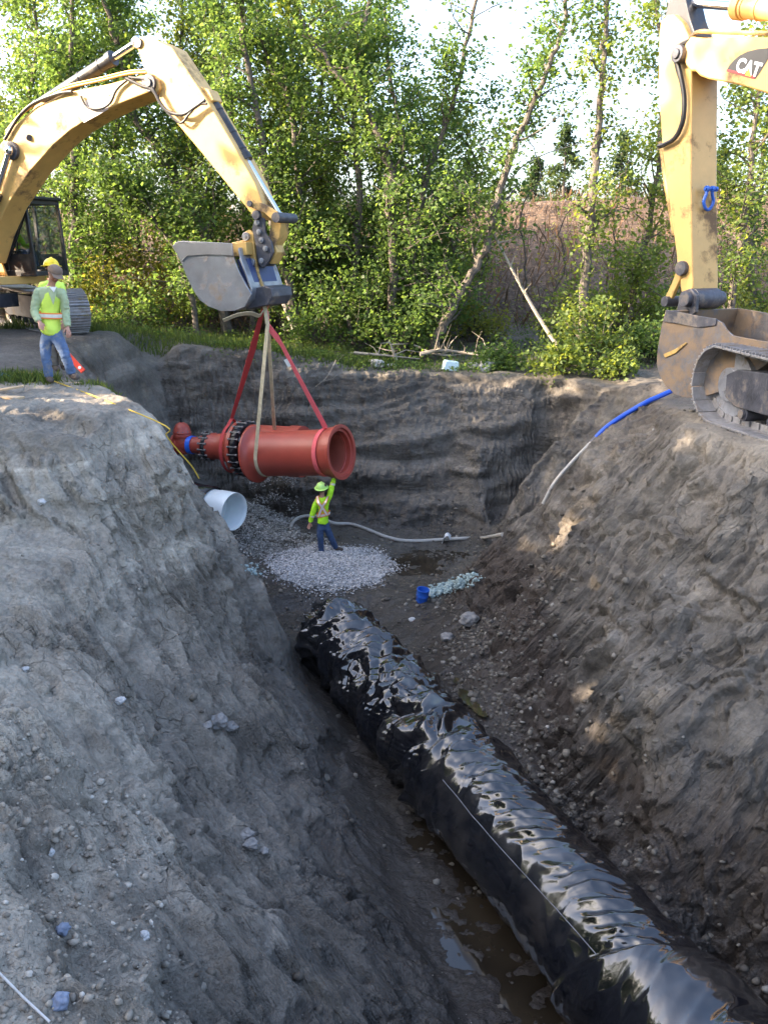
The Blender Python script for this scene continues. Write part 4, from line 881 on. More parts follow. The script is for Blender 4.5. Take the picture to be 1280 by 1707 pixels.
# ------------------------------------------------------------------ the long pipe in black polywrap
m_wrap, nt, b, out = new_mat('black_polywrap'); L = nt.links.new
tc = N(nt, 'ShaderNodeTexCoord'); n1 = N(nt, 'ShaderNodeTexNoise', i_Scale=1.6, i_Detail=7.0, i_Roughness=.7); L(tc.outputs['Object'], n1.inputs['Vector'])
r1 = ramp(nt, [(.50, (.005, .005, .007)), (.75, (.040, .034, .029))]); L(n1.outputs['Fac'], r1.inputs[0]); L(r1.outputs[0], b.inputs['Base Color'])
r2 = ramp(nt, [(.45, .06), (.75, .28)]); L(n1.outputs['Fac'], r2.inputs[0]); L(r2.outputs[0], b.inputs['Roughness'])
b.inputs['Specular IOR Level'].default_value = .8; b.inputs['Coat Weight'].default_value = .35; b.inputs['Coat Roughness'].default_value = .05
n3 = N(nt, 'ShaderNodeTexNoise', i_Scale=9.0, i_Detail=3.0); L(tc.outputs['Object'], n3.inputs['Vector']); bp = N(nt, 'ShaderNodeBump', i_Strength=.12, i_Distance=.02); L(n3.outputs['Fac'], bp.inputs['Height']); L(bp.outputs[0], b.inputs['Normal'])
K0 = Vector((-.93, 14.05, -6.33)); K1 = Vector((2.28, 6.25, -6.30)); K2 = K1 + (K1-K0).normalized()*7.2
KD = (K2-K0).normalized(); KL = (K2-K0).length; KR = .60
ns_, nth = 1300, 300
ss = np.concatenate([np.linspace(0, 9.0, 1000, endpoint=False), np.linspace(9.0, KL, 300)]); th_ = np.linspace(0, 2*np.pi, nth, endpoint=False)
SS, TH = np.meshgrid(ss, th_, indexing='ij'); SS = SS.ravel(); TH = TH.ravel()      # TH 0 = top, +90 = left side seen along the pipe toward the camera
kd = np.array(KD); upv = np.array([0, 0, 1.0]); upv = upv - kd*(upv@kd); upv /= np.linalg.norm(upv); lf_ = np.cross(upv, kd)     # side vector
if lf_[0] > 0: lf_ = -lf_
rad = np.cos(TH)[:, None]*upv + np.sin(TH)[:, None]*lf_
base = np.array(K0) + SS[:, None]*kd
q3 = base + rad*KR
Sw = SS + .10*fbm(q3, 1.1, 2, 51); arcl = ((TH+np.pi) % (2*np.pi) - np.pi)*KR
def folds(sd, n, f0, f1, amp, dirspread=3.14, dir0=0.0, warp=.35):
    r_ = np.random.RandomState(sd); out_ = 0; wx = fbm(uv*1.0, .9, 2, sd)*warp; wy = fbm(uv*1.0, .9, 2, sd+1)*warp
    for k in range(n):
        a = dir0 + r_.uniform(-.5, .5)*dirspread; f = r_.uniform(f0, f1); ph_ = ((Sw+wx)*math.cos(a) + (arcl+wy)*math.sin(a))*f + r_.uniform(0, 1)
        m_ = np.clip(.5+1.3*fbm(uv, .8, 1, sd*3+k), 0, 1.4); out_ = out_ + amp*(f0/f)*(np.abs((ph_ % 1.0)*2-1)-.5)*m_
    return out_
uv = np.stack([Sw, arcl, 0*Sw], 1)
farw_ = 1-sstep(4.6, 6.2, SS); nearw_ = sstep(4.4, 5.8, SS)
uv = np.stack([Sw, arcl, 0*Sw], 1)
# far part: crumpled; sharp facets (ridged noise) and a few loose overlapping edges
def crs(f1, f2, ang, seed, oct=2):
    c_, s_ = math.cos(ang), math.sin(ang); a = (Sw*c_+arcl*s_)*f1; b_ = (-Sw*s_+arcl*c_)*f2
    return fbm(np.stack([a, b_, np.full_like(a, seed*3.7)], 1), 1.0, oct, seed, ridged=True)
cr = .050*crs(1.5, .8, .45, 52) + .032*crs(3.0, 1.3, -.6, 53) + .012*crs(6.5, 3, .1, 54) + .030*crs(2.0, .9, -1.0, 57) + .004*crs(14, 7, .5, 58); cr = .12*cr + folds(601, 5, 1.0, 2.0, .10, 1.9, .45) + folds(602, 7, 2.4, 4.4, .062, 1.5, .45, .5) + folds(604, 3, 2.5, 4.0, .035, 1.2, -.8) + folds(603, 4, 7, 10, .010, 2.0, .4)
over = np.zeros_like(SS)
for k, s0 in enumerate((.35, 1.35, 2.1, 3.15, 3.9, 4.9, 5.35)):
    sk = s0 + .22*np.sin(TH*1.0+k*1.7) + .10*np.sin(TH*3+k*2.1) + .10*fbm(np.stack([arcl*2, 0*arcl+k, 0*arcl], 1), 1.0, 2, 60+k)
    t = (SS-sk); over += .09*np.where(t > 0, np.exp(-t/.28), 0)*sstep(-.01, .02, t)
# near part: regular diagonal folds on the crown, smooth hanging side
am = arcl                     # metres round from the top, positive to the left
wob = .5*fbm(uv, 1.3, 2, 71)
ph = (Sw*1.0 + am*.62 + wob*.15)*2*np.pi/.185
fold = 1-np.abs(((ph/(2*np.pi)) % 1.0)*2-1)
env = np.exp(-((am-.08-.02*np.sin(Sw*3))/.24)**4); env2 = np.exp(-((am+.30)/.22)**2)
nr = env*.040*(fold-.5)*(1+1.2*fbm(uv, 1.6, 2, 72)) + folds(611, 5, 1.6, 3.5, .032, 1.6, .9)*(.25+.75*np.clip(env+env2, 0, 1)) + folds(612, 5, 6, 11, .013, 1.4, .7)*np.clip(env+env2, 0, 1) + env2*.014*(1-np.abs((((Sw*1-am*.5)/.21+wob*.3) % 1.0)*2-1)-.5) + .014*fbm(uv, 1.1, 2, 73) + .014*crs(4.5, 2.2, .8, 74)*np.clip(env+env2*1.2, 0, 1) + .012*crs(2.4, 1.2, -.5, 79)
# flat slack plastic on the near end after the wrap's cut edge
endw = sstep(8.6, 8.72, SS + .55*am)
nr2 = .05*endw + endw*(.035*crs(1.6, .8, .5, 75) + .012*crs(4, 2, -.3, 76))
nr = nr*(1-endw) + nr2
# slack hanging along the lower left
slack = .035*np.exp(-((am-.95)/.25)**2)*(1+.8*fbm(uv, .9, 2, 77))*nearw_
disp = farw_*(cr + over) + nearw_*nr + slack
rr3 = KR + disp
# far end: gathered and folded shut
t_end = sstep(.55, .0, SS); rr3 = rr3*(1 - .25*t_end**1.5) + t_end*(.06*np.sin(TH*7+1.3*np.sin(TH*2)) + .05*crs(5, 3, 1.2, 78))
fl_ = np.exp(-((TH-1.75)/.35)**2)*sstep(1.1, .1, SS); rr3 += .22*fl_       # flap on the left
pts_ = base + rad*rr3[:, None]; pts_[:, 2] = np.maximum(pts_[:, 2], -6.98)
vid = np.arange(len(ss)*nth).reshape(len(ss), nth); r_ = np.roll(vid, -1, axis=1)
fc = np.stack([vid[:-1].ravel(), r_[:-1].ravel(), r_[1:].ravel(), vid[1:].ravel()], 1)
wrap = empty('wrapped_pipe', K0 + KD*4 - Vector((0, 0, .6)), 'long pipe wrapped in wrinkled shiny black plastic lying along the trench floor', 'pipe')
# cap ring towards the middle at the far end
nr_ = 8; cap = []; first = pts_[:nth]; cen = np.array(K0) - kd*.05
for k in range(1, nr_+1):
    f_ = 1-k/(nr_+.15); q_ = cen + (first-cen)*f_ - kd*(.10*(1-f_**2)) ; q_ = q_ + kd*(.05*np.sin(th_*9+k)*f_)[:, None]; cap.append(q_)
allp = np.concatenate([pts_] + cap); off = len(pts_); prev = np.arange(nth); fcs = [fc]
for k in range(nr_):
    cur = off + k*nth + np.arange(nth); fcs.append(np.stack([prev, cur, np.roll(cur, -1), np.roll(prev, -1)], 1)); prev = cur
me = np_mesh('plastic_wrap', allp, np.concatenate(fcs), True); me.transform(parent_world(wrap).inverted()); link_mesh('plastic_wrap', me, m_wrap, wrap)
# pale seam of the sheet along the left side, near part
mb = MB(); sp_ = []
for k in range(60):
    s_ = 5.45 + (8.35-5.45)*k/59; a_ = (.50 + .03*math.sin(s_*1.3))/KR; rv = math.cos(a_)*upv + math.sin(a_)*lf_; i_ = int(np.searchsorted(ss, s_)); j_ = int(a_/(2*math.pi)*nth)
    sp_.append(Vector(np.array(K0)+kd*s_ + rv*(float(rr3[i_*nth + j_])+.003)))
mb.strap(sp_, [Vector(lf_)*.4 + Vector(upv)]*len(sp_), .009, .006); mb.build('seam', simple('scuffed_seam', (.17, .17, .18), .5, 0, .6, 14), wrap)
# ================================================================== PEOPLE
M['skin'] = simple('skin', (.46, .24, .17), .5, 0, .08, 12)
M['hair'] = simple('brown_hair', (.06, .035, .02), .7, 0, .2, 30)
M['jeans'] = simple('blue_jeans', (.085, .14, .26), .85, 0, .25, 7, .4, dirt=(.22, .22, .22), dirt_amt=.42, dscale=5)
M['jeans_dark'] = simple('dark_jeans', (.035, .065, .14), .85, 0, .25, 9, .4)
M['grey_pants'] = simple('grey_trousers', (.20, .18, .16), .85, 0, .2, 9, .3)
M['hi_lime'] = simple('lime_fabric', (.42, .80, .02), .7, 0, .08, 8, .3)
M['hi_yellow'] = simple('yellow_green_vest', (.66, .88, .12), .7, 0, .08, 8, .3)
M['reflect'] = simple('reflective_tape', (.72, .70, .62), .35, .2, .06, 20)
M['orange'] = simple('orange_tape', (.85, .22, .05), .6, 0, .06, 20)
M['green_shirt'] = simple('green_sweatshirt', (.38, .45, .27), .85, 0, .12, 8, .3)
M['white_shirt'] = simple('white_undershirt', (.75, .75, .75), .85)
M['boot'] = simple('brown_boot', (.06, .04, .03), .7, 0, .3, 9, .3)
M['boot_grey'] = simple('dusty_boot', (.085, .065, .055), .8, 0, .3, 9, .3)
M['hat_yellow'] = simple('yellow_hard_hat', (.85, .62, .02), .35)
M['hat_lime'] = simple('lime_hard_hat', (.55, .85, .22), .35)
M['hat_white'] = simple('white_hard_hat', (.8, .8, .8), .35)
M['cap'] = simple('khaki_cap', (.20, .14, .10), .85, 0, .2, 9, .2)

def skin(name, chains, mat, parent, sub=2, root=0):
    """chains: list of lists of (point, radius); points closer than 1 mm are shared joints"""
    vs, rad, ed = [], [], []
    def vid(p_, r_):
        p_ = Vector(p_)
        for i, q_ in enumerate(vs):
            if (q_-p_).length < 1e-3: return i
        vs.append(p_); rad.append(r_); return len(vs)-1
    for ch in chains:
        pr = None
        for p_, r_ in ch:
            i = vid(p_, r_)
            if pr is not None and pr != i: ed.append((pr, i))
            pr = i
    me = bpy.data.meshes.new(name); me.from_pydata(vs, ed, [])
    o = bpy.data.objects.new(name, me); COL.objects.link(o)
    sm = o.modifiers.new('s', 'SKIN'); sm.use_smooth_shade = True; sm.branch_smoothing = .6
    if not me.skin_vertices: me.skin_vertices.new()
    for i, v in enumerate(me.skin_vertices[0].data):
        r_ = rad[i]; v.radius = (r_, r_) if not isinstance(r_, tuple) else r_; v.use_root = (i == root)
    ss_ = o.modifiers.new('u', 'SUBSURF'); ss_.levels = sub; ss_.render_levels = sub
    dg = bpy.context.evaluated_depsgraph_get(); m2 = bpy.data.meshes.new_from_object(o.evaluated_get(dg)); bpy.data.objects.remove(o); m2.name = name
    if name in ('shirt', 'sweatshirt', 'jacket', 'vest', 'trousers'):
        n_ = len(m2.vertices); co = np.empty(n_*3, np.float32); no = np.empty(n_*3, np.float32); m2.vertices.foreach_get('co', co); m2.vertices.foreach_get('normal', no); co = co.reshape(-1, 3); no = no.reshape(-1, 3)
        c64 = co.astype(float); co += no*((.010*fbm(c64*np.array([1, 1, 1.7]), 11, 2, 5, ridged=True) - .002)[:, None]).astype(np.float32); m2.vertices.foreach_set('co', co.ravel())
    for pl in m2.polygons: pl.use_smooth = True
    m2.materials.clear()
    if parent is not None: m2.transform(parent_world(parent).inverted())
    return link_mesh(name, m2, mat, parent)

def hand_chains(wrist, d, palm_n, s=1.0, curl=.5, side=1):
    """wrist point, direction of the fingers, normal of the palm; palm, five fingers, thumb off the side"""
    d = Vector(d).normalized(); n_ = Vector(palm_n); n_ = (n_-d*n_.dot(d)).normalized(); w_ = d.cross(n_).normalized()*side
    pc = wrist + d*.045*s; ch = [[(wrist, .027*s), (pc, .036*s)]]
    for k, (off, ln) in enumerate(((-.030, .072), (-.010, .082), (.010, .077), (.029, .060))):
        b0 = wrist + d*.088*s + w_*off*s; c1 = (d + n_*curl*.5).normalized(); c2 = (d + n_*curl*1.4).normalized()
        p1 = b0 + c1*ln*.5*s; p2 = p1 + c2*ln*.5*s
        ch.append([(pc, .036*s), (b0, .0115*s), (p1, .0095*s), (p2, .0075*s)])
    t0 = wrist + d*.03*s - w_*.038*s; t1 = t0 + (d*.7 - w_*.6 + n_*.3).normalized()*.035*s; t2 = t1 + (d*.9 - w_*.15 + n_*.4).normalized()*.03*s
    ch.append([(pc, .036*s), (t0, .014*s), (t1, .0115*s), (t2, .009*s)])
    return ch

def person(label, cat_loc, J, look, style, s=1.0):
    """J: joints in world coordinates. look: direction of the face. style: clothing"""
    root = empty('person', cat_loc, label, 'person'); look = Vector(look).normalized()
    up = (J['head']-J['neck']).normalized(); side = look.cross(up).normalized(); fw = up.cross(side).normalized()
    H = J['head']; lsh, rsh = J['lsh'], J['rsh']; ch = J['chest']; pel = J['pelvis']; wst = J['waist']
    # one body: pelvis, spine, neck, head, arms, hands, legs
    body = [[(pel, .125*s), (wst, .115*s), (ch, .135*s), (J['neck']-up*.03*s, .062*s), (J['neck']+up*.035*s, .056*s), (H-up*.055*s+fw*.012*s, .070*s), (H+up*.01*s, .086*s), (H+up*.065*s, .078*s), (H+up*.10*s, .045*s)]]
    for sh_, el, wr in (('lsh', 'lel', 'lwr'), ('rsh', 'rel', 'rwr')):
        a, b_, c_ = J[sh_], J[el], J[wr]
        body.append([(ch, .135*s), (a, .062*s), (a.lerp(b_, .5), .050*s), (b_, .040*s), (b_.lerp(c_, .4), .038*s), (c_, .027*s)])
        hd = J.get(wr+'_d', (c_-b_)); body += hand_chains(c_, hd, J.get(wr+'_n', -fw), s, J.get('curl', .5), 1 if sh_ == 'lsh' else -1)
    for hp, kn, an, toe in (('lhp', 'lkn', 'lan', 'ltoe'), ('rhp', 'rkn', 'ran', 'rtoe')):
        body.append([(pel, .125*s), (J[hp].lerp(J[kn], .28), .082*s), (J[hp].lerp(J[kn], .6), .070*s), (J[kn], .054*s), (J[kn].lerp(J[an], .35), .052*s), (J[an], .034*s), (J[an].lerp(J[toe], .5), .024*s)])
    # nose, chin, ears
    hc = (H+up*.01*s)
    body.append([(hc, .086*s), (H-up*.012*s+fw*.088*s, .016*s), (H-up*.026*s+fw*.104*s, .011*s)])
    body.append([(H-up*.055*s+fw*.012*s, .070*s), (H-up*.085*s+fw*.060*s, .030*s)])
    for k in (-1, 1): body.append([(hc, .086*s), (H-up*.01*s+side*k*.084*s, .016*s), (H+up*.012*s+side*k*.094*s, .013*s)])
    bo = skin('body', body, M['skin'], root, 2)
    mb = MB()
    for k in (-1, 1): mb.ball(H+up*.008*s+fw*.078*s+side*k*.031*s, .012*s, 10, 6)
    mb.build('eyes', simple('eye', (.05, .04, .035), .2), bo)
    mb = MB(); mb.tube([H-up*.052*s+fw*.088*s-side*.022*s, H-up*.050*s+fw*.097*s, H-up*.052*s+fw*.088*s+side*.022*s], [.003, .006, .003], 6); mb.build('mouth', simple('lips', (.30, .10, .09), .5), bo)
    if style.get('hair', True):
        mb = MB(); rot = Matrix((side, fw, up)).transposed()
        mb.ball(H+up*.018*s-fw*.016*s, .098*s, 16, 12, (.93, 1.0, 1.02), rot)
        bmesh.ops.delete(mb.bm, geom=[v for v in mb.bm.verts if (v.co-H).dot(fw) > (.045 if (v.co-H).dot(up) > .02*s else -.005)*s*1.0 and (v.co-H).dot(up) < .07*s], context='VERTS')
        bmesh.ops.delete(mb.bm, geom=[v for v in mb.bm.verts if (v.co-H).dot(up) < -.06*s], context='VERTS')
        mb.build('hair', M['hair'], root)
    if style.get('beard'):
        skin('beard', [[(H-up*.05*s+fw*.05*s-side*.05*s, .022*s), (H-up*.075*s+fw*.066*s, .030*s), (H-up*.05*s+fw*.05*s+side*.05*s, .022*s)]], simple('red_beard', (.30, .12, .06), .8), root, 1)
    # clothing follows the body
    t = .016*s
    lsl = []
    for sh_, el, wr in (('lsh', 'lel', 'lwr'), ('rsh', 'rel', 'rwr')):
        a, b_, c_ = J[sh_], J[el], J[wr]
        lsl.append([(ch, (.168*s, .140*s)), (a, .066*s+t), (a.lerp(b_, .5), .052*s+t), (b_, .044*s+t), (b_.lerp(c_, .5), .038*s+t), (b_.lerp(c_, .9), .030*s+t), (b_.lerp(c_, .95), .026*s+t*.8)])
    hem = pel + (pel-wst).normalized()*.05*s
    tors = [[(wst, (.150*s, .125*s)), (ch, (.168*s, .140*s)), (J['neck']-up*.045*s, .088*s)], [(wst, (.15*s, .125*s)), (pel, (.155*s, .132*s)), (hem, (.155*s, .13*s))]]
    sh_o = skin(style.get('shirt_name', 'shirt'), tors + lsl, style['shirt'], root, 3)
    lg = [[(pel.lerp(wst, .65), (.132*s, .112*s)), (pel, (.145*s, .122*s))]]
    for hp, kn, an in (('lhp', 'lkn', 'lan'), ('rhp', 'rkn', 'ran')):
        lg.append([(pel, (.145*s, .122*s)), (J[hp].lerp(J[kn], .28), .098*s), (J[hp].lerp(J[kn], .6), .084*s), (J[kn], .070*s), (J[kn].lerp(J[an], .5), .068*s), (J[kn].lerp(J[an], .88), .062*s), (J[an]+(J[kn]-J[an]).normalized()*.02*s, .066*s)])
    skin('trousers', lg, style['trousers'], root, 3)
    for an, toe in (('lan', 'ltoe'), ('ran', 'rtoe')):
        a, b_ = J[an], J[toe]; d_ = (b_-a); d_.z = 0; d_.normalize(); g_ = min(a.z-.06*s, b_.z)
        skin('boot', [[(a+Vector((0, 0, .08*s)), .058*s), (Vector((a.x, a.y, g_+.052*s))-d_*.015*s, .055*s), (Vector((a.x, a.y, g_+.048*s))+d_*.10*s, .050*s), (Vector((a.x, a.y, g_+.040*s))+d_*.185*s, .042*s)]], style['boot'], root, 2)
    # vest over the shirt
    if style.get('vest'):
        skin('vest', [[(wst, (.172*s, .150*s)), (ch, (.200*s, .172*s)), (J['neck']-up*.05*s, .112*s)], [(wst, (.168*s, .142*s)), (pel, (.178*s, .150*s)), (hem-up*.05*s, (.180*s, .150*s))], [(ch, (.200*s, .172*s)), (ch.lerp(J['lsh'], .85), .116*s)], [(ch, (.200*s, .172*s)), (ch.lerp(J['rsh'], .85), .116*s)]], style['vest'], root, 2)
    sidev = (rsh-lsh).normalized(); trunk = (ch-pel).normalized(); bf = sidev.cross(trunk).normalized()
    def band(name, c0, ax_, rx, ry, w_, mat_):
        mb = MB(); pts = []; wd_ = []
        xx = sidev; yy = ax_.cross(xx).normalized()
        for k in range(33):
            a = 2*math.pi*k/32; pts.append(c0 + xx*math.cos(a)*rx + yy*math.sin(a)*ry); wd_.append(ax_)
        mb.strap(pts, wd_, w_, .006); return mb.build(name, mat_, root)
    if style.get('bands'):
        rx, ry = style['bands']
        for k_, (mat_, w_) in enumerate(((M['orange'], .085*s), (M['reflect'], .05*s))):
            band('reflective_band', wst.lerp(ch, .1), trunk, (rx+.004*k_)*s, (ry+.004*k_)*s, w_, mat_)
    if style.get('cross'):
        for mat_, w_, o_ in ((M['orange'], .075*s, 0), (M['reflect'], .045*s, .005)):
            mb = MB()
            for sg in (-1, 1):
                a = ch + sidev*sg*.13*s + trunk*.20*s - bf*.02; m1 = ch + bf*style['cross']*(.185*s+o_) + sidev*sg*.085*s + trunk*.10*s; m2_ = ch + bf*style['cross']*(.195*s+o_) - trunk*.02*s; e_ = wst.lerp(ch, .1) + bf*style['cross']*(.175*s+o_) - sidev*sg*.10*s
                mb.strap(bez([a, m1, m2_, e_], 5), sidev*.7 + trunk*.3, w_, .006)
            mb.build('back_stripes', mat_, root)
        for el, wr in (('lel', 'lwr'), ('rel', 'rwr')):
            c_ = J[el].lerp(J[wr], .35); ax_ = (J[wr]-J[el]).normalized()
            for mat_, w_, o_ in ((M['orange'], .075*s, 0), (M['reflect'], .045*s, .004)):
                mb = MB(); rr_ = .056*s+o_; e = ax_.orthogonal().normalized(); f_ = ax_.cross(e)
                mb.lathe([(-w_/2, rr_-.004), (-w_/2, rr_), (w_/2, rr_), (w_/2, rr_-.004)], c_, ax_, 20, closed=True); mb.build('sleeve_band', mat_, root)
    rot = Matrix((side, fw, up)).transposed()
    if style.get('hat'):
        mb = MB(); prof_ = [(.030, .150), (.030, .158), (.040, .158), (.046, .122), (.075, .118), (.115, .100), (.145, .070), (.160, .035), (.163, 0)]
        mb.lathe([(a*s, r_*s) for a, r_ in prof_], H - fw*.005*s, (up - fw*.10).normalized(), 28)
        mb.strap(bez([H+up*.10*s+fw*.105*s, H+up*.155*s+fw*.05*s, H+up*.170*s, H+up*.155*s-fw*.05*s, H+up*.10*s-fw*.105*s], 4), side, .025*s, .012*s)
        ht = mb.build('hard_hat', style['hat'], root)
        if style.get('badge'):
            mb = MB(); c_ = H + up*.105*s + (side*style['badge'][0] + fw*style['badge'][1]).normalized()*.105*s; nn = (side*style['badge'][0] + fw*style['badge'][1] + up*.4).normalized(); mb.cyl(c_, c_ + nn*.01, .035*s, n=12); mb.build('badge', simple('badge_print', (.10, .05, .05), .5), ht)
    if style.get('cap'):
        mb = MB(); mb.lathe([(.030*s, .104*s), (.06*s, .106*s), (.095*s, .092*s), (.12*s, .06*s), (.128*s, 0)], H - fw*.004*s, up, 24); cp_ = mb.build('cap', style['cap'], root)
        mb = MB(); pts = []; pb = []
        for k in range(9):
            a = R(-62+124*k/8); pts.append(H + up*(.040)*s + fw*math.cos(a)*.10*s + side*math.sin(a)*.10*s)
        for k in range(8, -1, -1):
            a = R(-40+80*k/8); pts.append(H + up*(.022)*s + fw*(math.cos(a)*.10+.075)*s + side*math.sin(a)*.105*s)
        mb.prism(pts, up*.008*s); mb.build('cap_brim', style['cap'], cp_)
    return root
def JJ(d): return {k: (PY(*v) if (len(v) == 3 and not isinstance(v, Vector) and v[0] > 5) else Vector(v)) for k, v in d.items()}
# man in the cap on the left bank
y0 = 13.25
man = person('man in brown cap, green sweatshirt, hi-vis vest and blue jeans standing on the left bank', PZ(100, 638, -1.95), JJ(dict(
    head=(91, 456, y0-.06), neck=(86, 474, y0), chest=(84, 497, y0), waist=(84, 528, y0+.01), pelvis=(84, 548, y0),
    rsh=(64, 484, y0-.02), rel=(57, 520, y0-.08), rwr=(65, 536, y0-.22), lsh=(105, 486, y0-.02), lel=(109, 520, y0+.02), lwr=(113, 545, y0-.06),
    rhp=(74, 556, y0), rkn=(77, 596, y0-.06), ran=(82, 630, y0-.02), rtoe=(87, 638, y0-.18), lhp=(94, 555, y0), lkn=(109, 592, y0-.10), lan=(120, 624, y0-.04), ltoe=(130, 634, y0-.16))),
    (.62, -.72, -.30), dict(shirt=M['green_shirt'], shirt_name='sweatshirt', vest=M['hi_yellow'], trousers=M['jeans'], boot=M['boot_grey'], cap=M['cap'], beard=True, bands=(.20, .168)), 1.0)
# worker in the pit reaching for the bell of the pipe
y1 = 18.42
wk = person('worker in lime jacket and hard hat in the pit, one arm raised to the pipe', PZ(548, 930, -6.5), JJ(dict(
    head=(536, 815, y1-.02), neck=(537, 826, y1), chest=(538, 840, y1), waist=(539, 858, y1), pelvis=(538, 869, y1),
    lsh=(528, 834, y1), lel=(522, 854, y1-.02), lwr=(517, 871, y1-.02), rsh=(548, 830, y1), rel=(553, 812, y1+.06), rwr=(557, 797, y1+.10),
    lhp=(533, 875, y1), lkn=(534, 898, y1-.06), lan=(536, 922, y1-.02), ltoe=(527, 929, y1-.02), rhp=(543, 875, y1), rkn=(551, 895, y1+.02), ran=(560, 914, y1+.14), rtoe=(565, 918, y1+.12))) | {'rwr_d': Vector((.15, .25, 1)), 'rwr_n': Vector((.2, 1, 0))},
    (.22, .93, .30), dict(shirt=M['hi_lime'], shirt_name='jacket', trousers=M['jeans_dark'], boot=M['boot'], hat=M['hat_lime'], cross=1, bands=(.158, .136), badge=(1.0, -.15)), .97)
# open neck of the vest over sweatshirt and white undershirt
fw_ = Vector((.30, -.95, 0)); mb = MB(); a_ = PY(79, 478, y0)+fw_*.17; b_ = PY(97, 478, y0)+fw_*.17; c_ = PY(90, 507, y0)+fw_*.215; mb.prism([a_, b_, c_], fw_*.02); mb.build('neck_opening', M['green_shirt'], man)
mb = MB(); a_ = PY(83, 477, y0)+fw_*.185; b_ = PY(95, 477, y0)+fw_*.185; c_ = PY(91, 486, y0)+fw_*.20; mb.prism([a_, b_, c_], fw_*.016); mb.build('undershirt', M['white_shirt'], man)
# man standing behind the first
y2 = 14.1
m3 = person('man in a yellow hard hat standing mostly hidden behind the man in the cap', PZ(100, 628, -1.98), JJ(dict(
    head=(86, 447, y2), neck=(87, 463, y2), chest=(87, 487, y2), waist=(88, 516, y2), pelvis=(90, 538, y2),
    rsh=(70, 474, y2), rel=(69, 505, y2), rwr=(76, 530, y2-.1), lsh=(103, 474, y2), lel=(106, 505, y2), lwr=(106, 533, y2-.1),
    rhp=(83, 545, y2), rkn=(88, 580, y2-.04), ran=(92, 610, y2), rtoe=(98, 620, y2-.14), lhp=(98, 545, y2), lkn=(104, 580, y2-.04), lan=(106, 610, y2), ltoe=(114, 619, y2-.12))),
    (.5, -.8, -.1), dict(shirt=M['hi_yellow'], trousers=M['grey_pants'], boot=M['boot_grey'], hat=M['hat_yellow']), .97)
# driver in the cab
f = X1; uc, vc, z0 = .35+.48, 1.075, 1.32
dj = dict(head=f(uc-.02, vc, z0+1.22), neck=f(uc-.05, vc, z0+1.05), chest=f(uc-.08, vc, z0+.88), waist=f(uc-.08, vc, z0+.66), pelvis=f(uc-.05, vc, z0+.56),
    lsh=f(uc-.06, vc+.20, z0+.95), lel=f(uc+.02, vc+.27, z0+.72), lwr=f(uc+.26, vc+.25, z0+.74), rsh=f(uc-.06, vc-.20, z0+.95), rel=f(uc+.02, vc-.27, z0+.72), rwr=f(uc+.26, vc-.25, z0+.74),
    lhp=f(uc, vc+.10, z0+.55), lkn=f(uc+.42, vc+.14, z0+.58), lan=f(uc+.50, vc+.14, z0+.20), ltoe=f(uc+.66, vc+.14, z0+.15), rhp=f(uc, vc-.10, z0+.55), rkn=f(uc+.42, vc-.14, z0+.58), ran=f(uc+.50, vc-.14, z0+.20), rtoe=f(uc+.66, vc-.14, z0+.15))
dr_ = person('driver in lime shirt and white hard hat sitting in the left excavator cab', f(uc, vc, z0), dj, f.u, dict(shirt=M['hi_lime'], trousers=M['jeans_dark'], boot=M['boot'], hat=M['hat_white']), .95)
# ================================================================== VEGETATION
def leaf_mat(name, c, tr, var=.35, rough=.5):
    m, nt, b, out = new_mat(name); L = nt.links.new
    at = N(nt, 'ShaderNodeAttribute', attribute_name='tone'); tc = N(nt, 'ShaderNodeTexCoord'); n1 = N(nt, 'ShaderNodeTexNoise', i_Scale=.55, i_Detail=3.0); L(tc.outputs['Object'], n1.inputs['Vector'])
    a_ = N(nt, 'ShaderNodeMath', operation='ADD'); L(at.outputs['Fac'], a_.inputs[0]); L(n1.outputs['Fac'], a_.inputs[1]); h = N(nt, 'ShaderNodeMath', operation='MULTIPLY'); h.inputs[1].default_value = .5; L(a_.outputs[0], h.inputs[0])
    lo = [k*(1-var) for k in c]; hi = [c[0]*(1+var*1.9), c[1]*(1+var), c[2]*(1+var*.3)]
    r = ramp(nt, [(.2, lo), (.5, c), (.8, hi)]); L(h.outputs[0], r.inputs[0]); L(r.outputs[0], b.inputs['Base Color']); b.inputs['Roughness'].default_value = rough; b.inputs['Specular IOR Level'].default_value = .2
    t = N(nt, 'ShaderNodeBsdfTranslucent'); mx = N(nt, 'ShaderNodeMix', data_type='RGBA', blend_type='MULTIPLY'); mx.inputs[0].default_value = 1; L(r.outputs[0], mx.inputs[6]); mx.inputs[7].default_value = (*tr, 1); L(mx.outputs[2], t.inputs[0])
    ad = N(nt, 'ShaderNodeMixShader'); ad.inputs[0].default_value = .5; L(b.outputs[0], ad.inputs[1]); L(t.outputs[0], ad.inputs[2]); L(ad.outputs[0], out.inputs[0]); return m
M['leaf'] = leaf_mat('maple_leaves', (.078, .130, .042), (2.1, 2.1, 1.2))
M['leaf_light'] = leaf_mat('young_leaves', (.112, .168, .052), (2.2, 1.9, .8))
M['leaf_yellow'] = leaf_mat('yellow_green_leaves', (.17, .205, .055), (1.9, 1.6, .7))
M['leaf_dark'] = leaf_mat('spruce_needles', (.045, .075, .035), (1.2, 1.3, .8))
M['grass'] = leaf_mat('grass_blades', (.085, .125, .045), (1.8, 1.8, .8))
M['straw'] = leaf_mat('dry_stalks', (.125, .090, .062), (1.1, 1, .8), .45)
M['bark'] = simple('bark', (.10, .085, .072), .9, 0, .35, 9, .8, dirt=(.055, .046, .040), dirt_amt=.45, dscale=7)
M['dead'] = simple('dead_wood', (.27, .235, .19), .9, 0, .25, 9, .6)

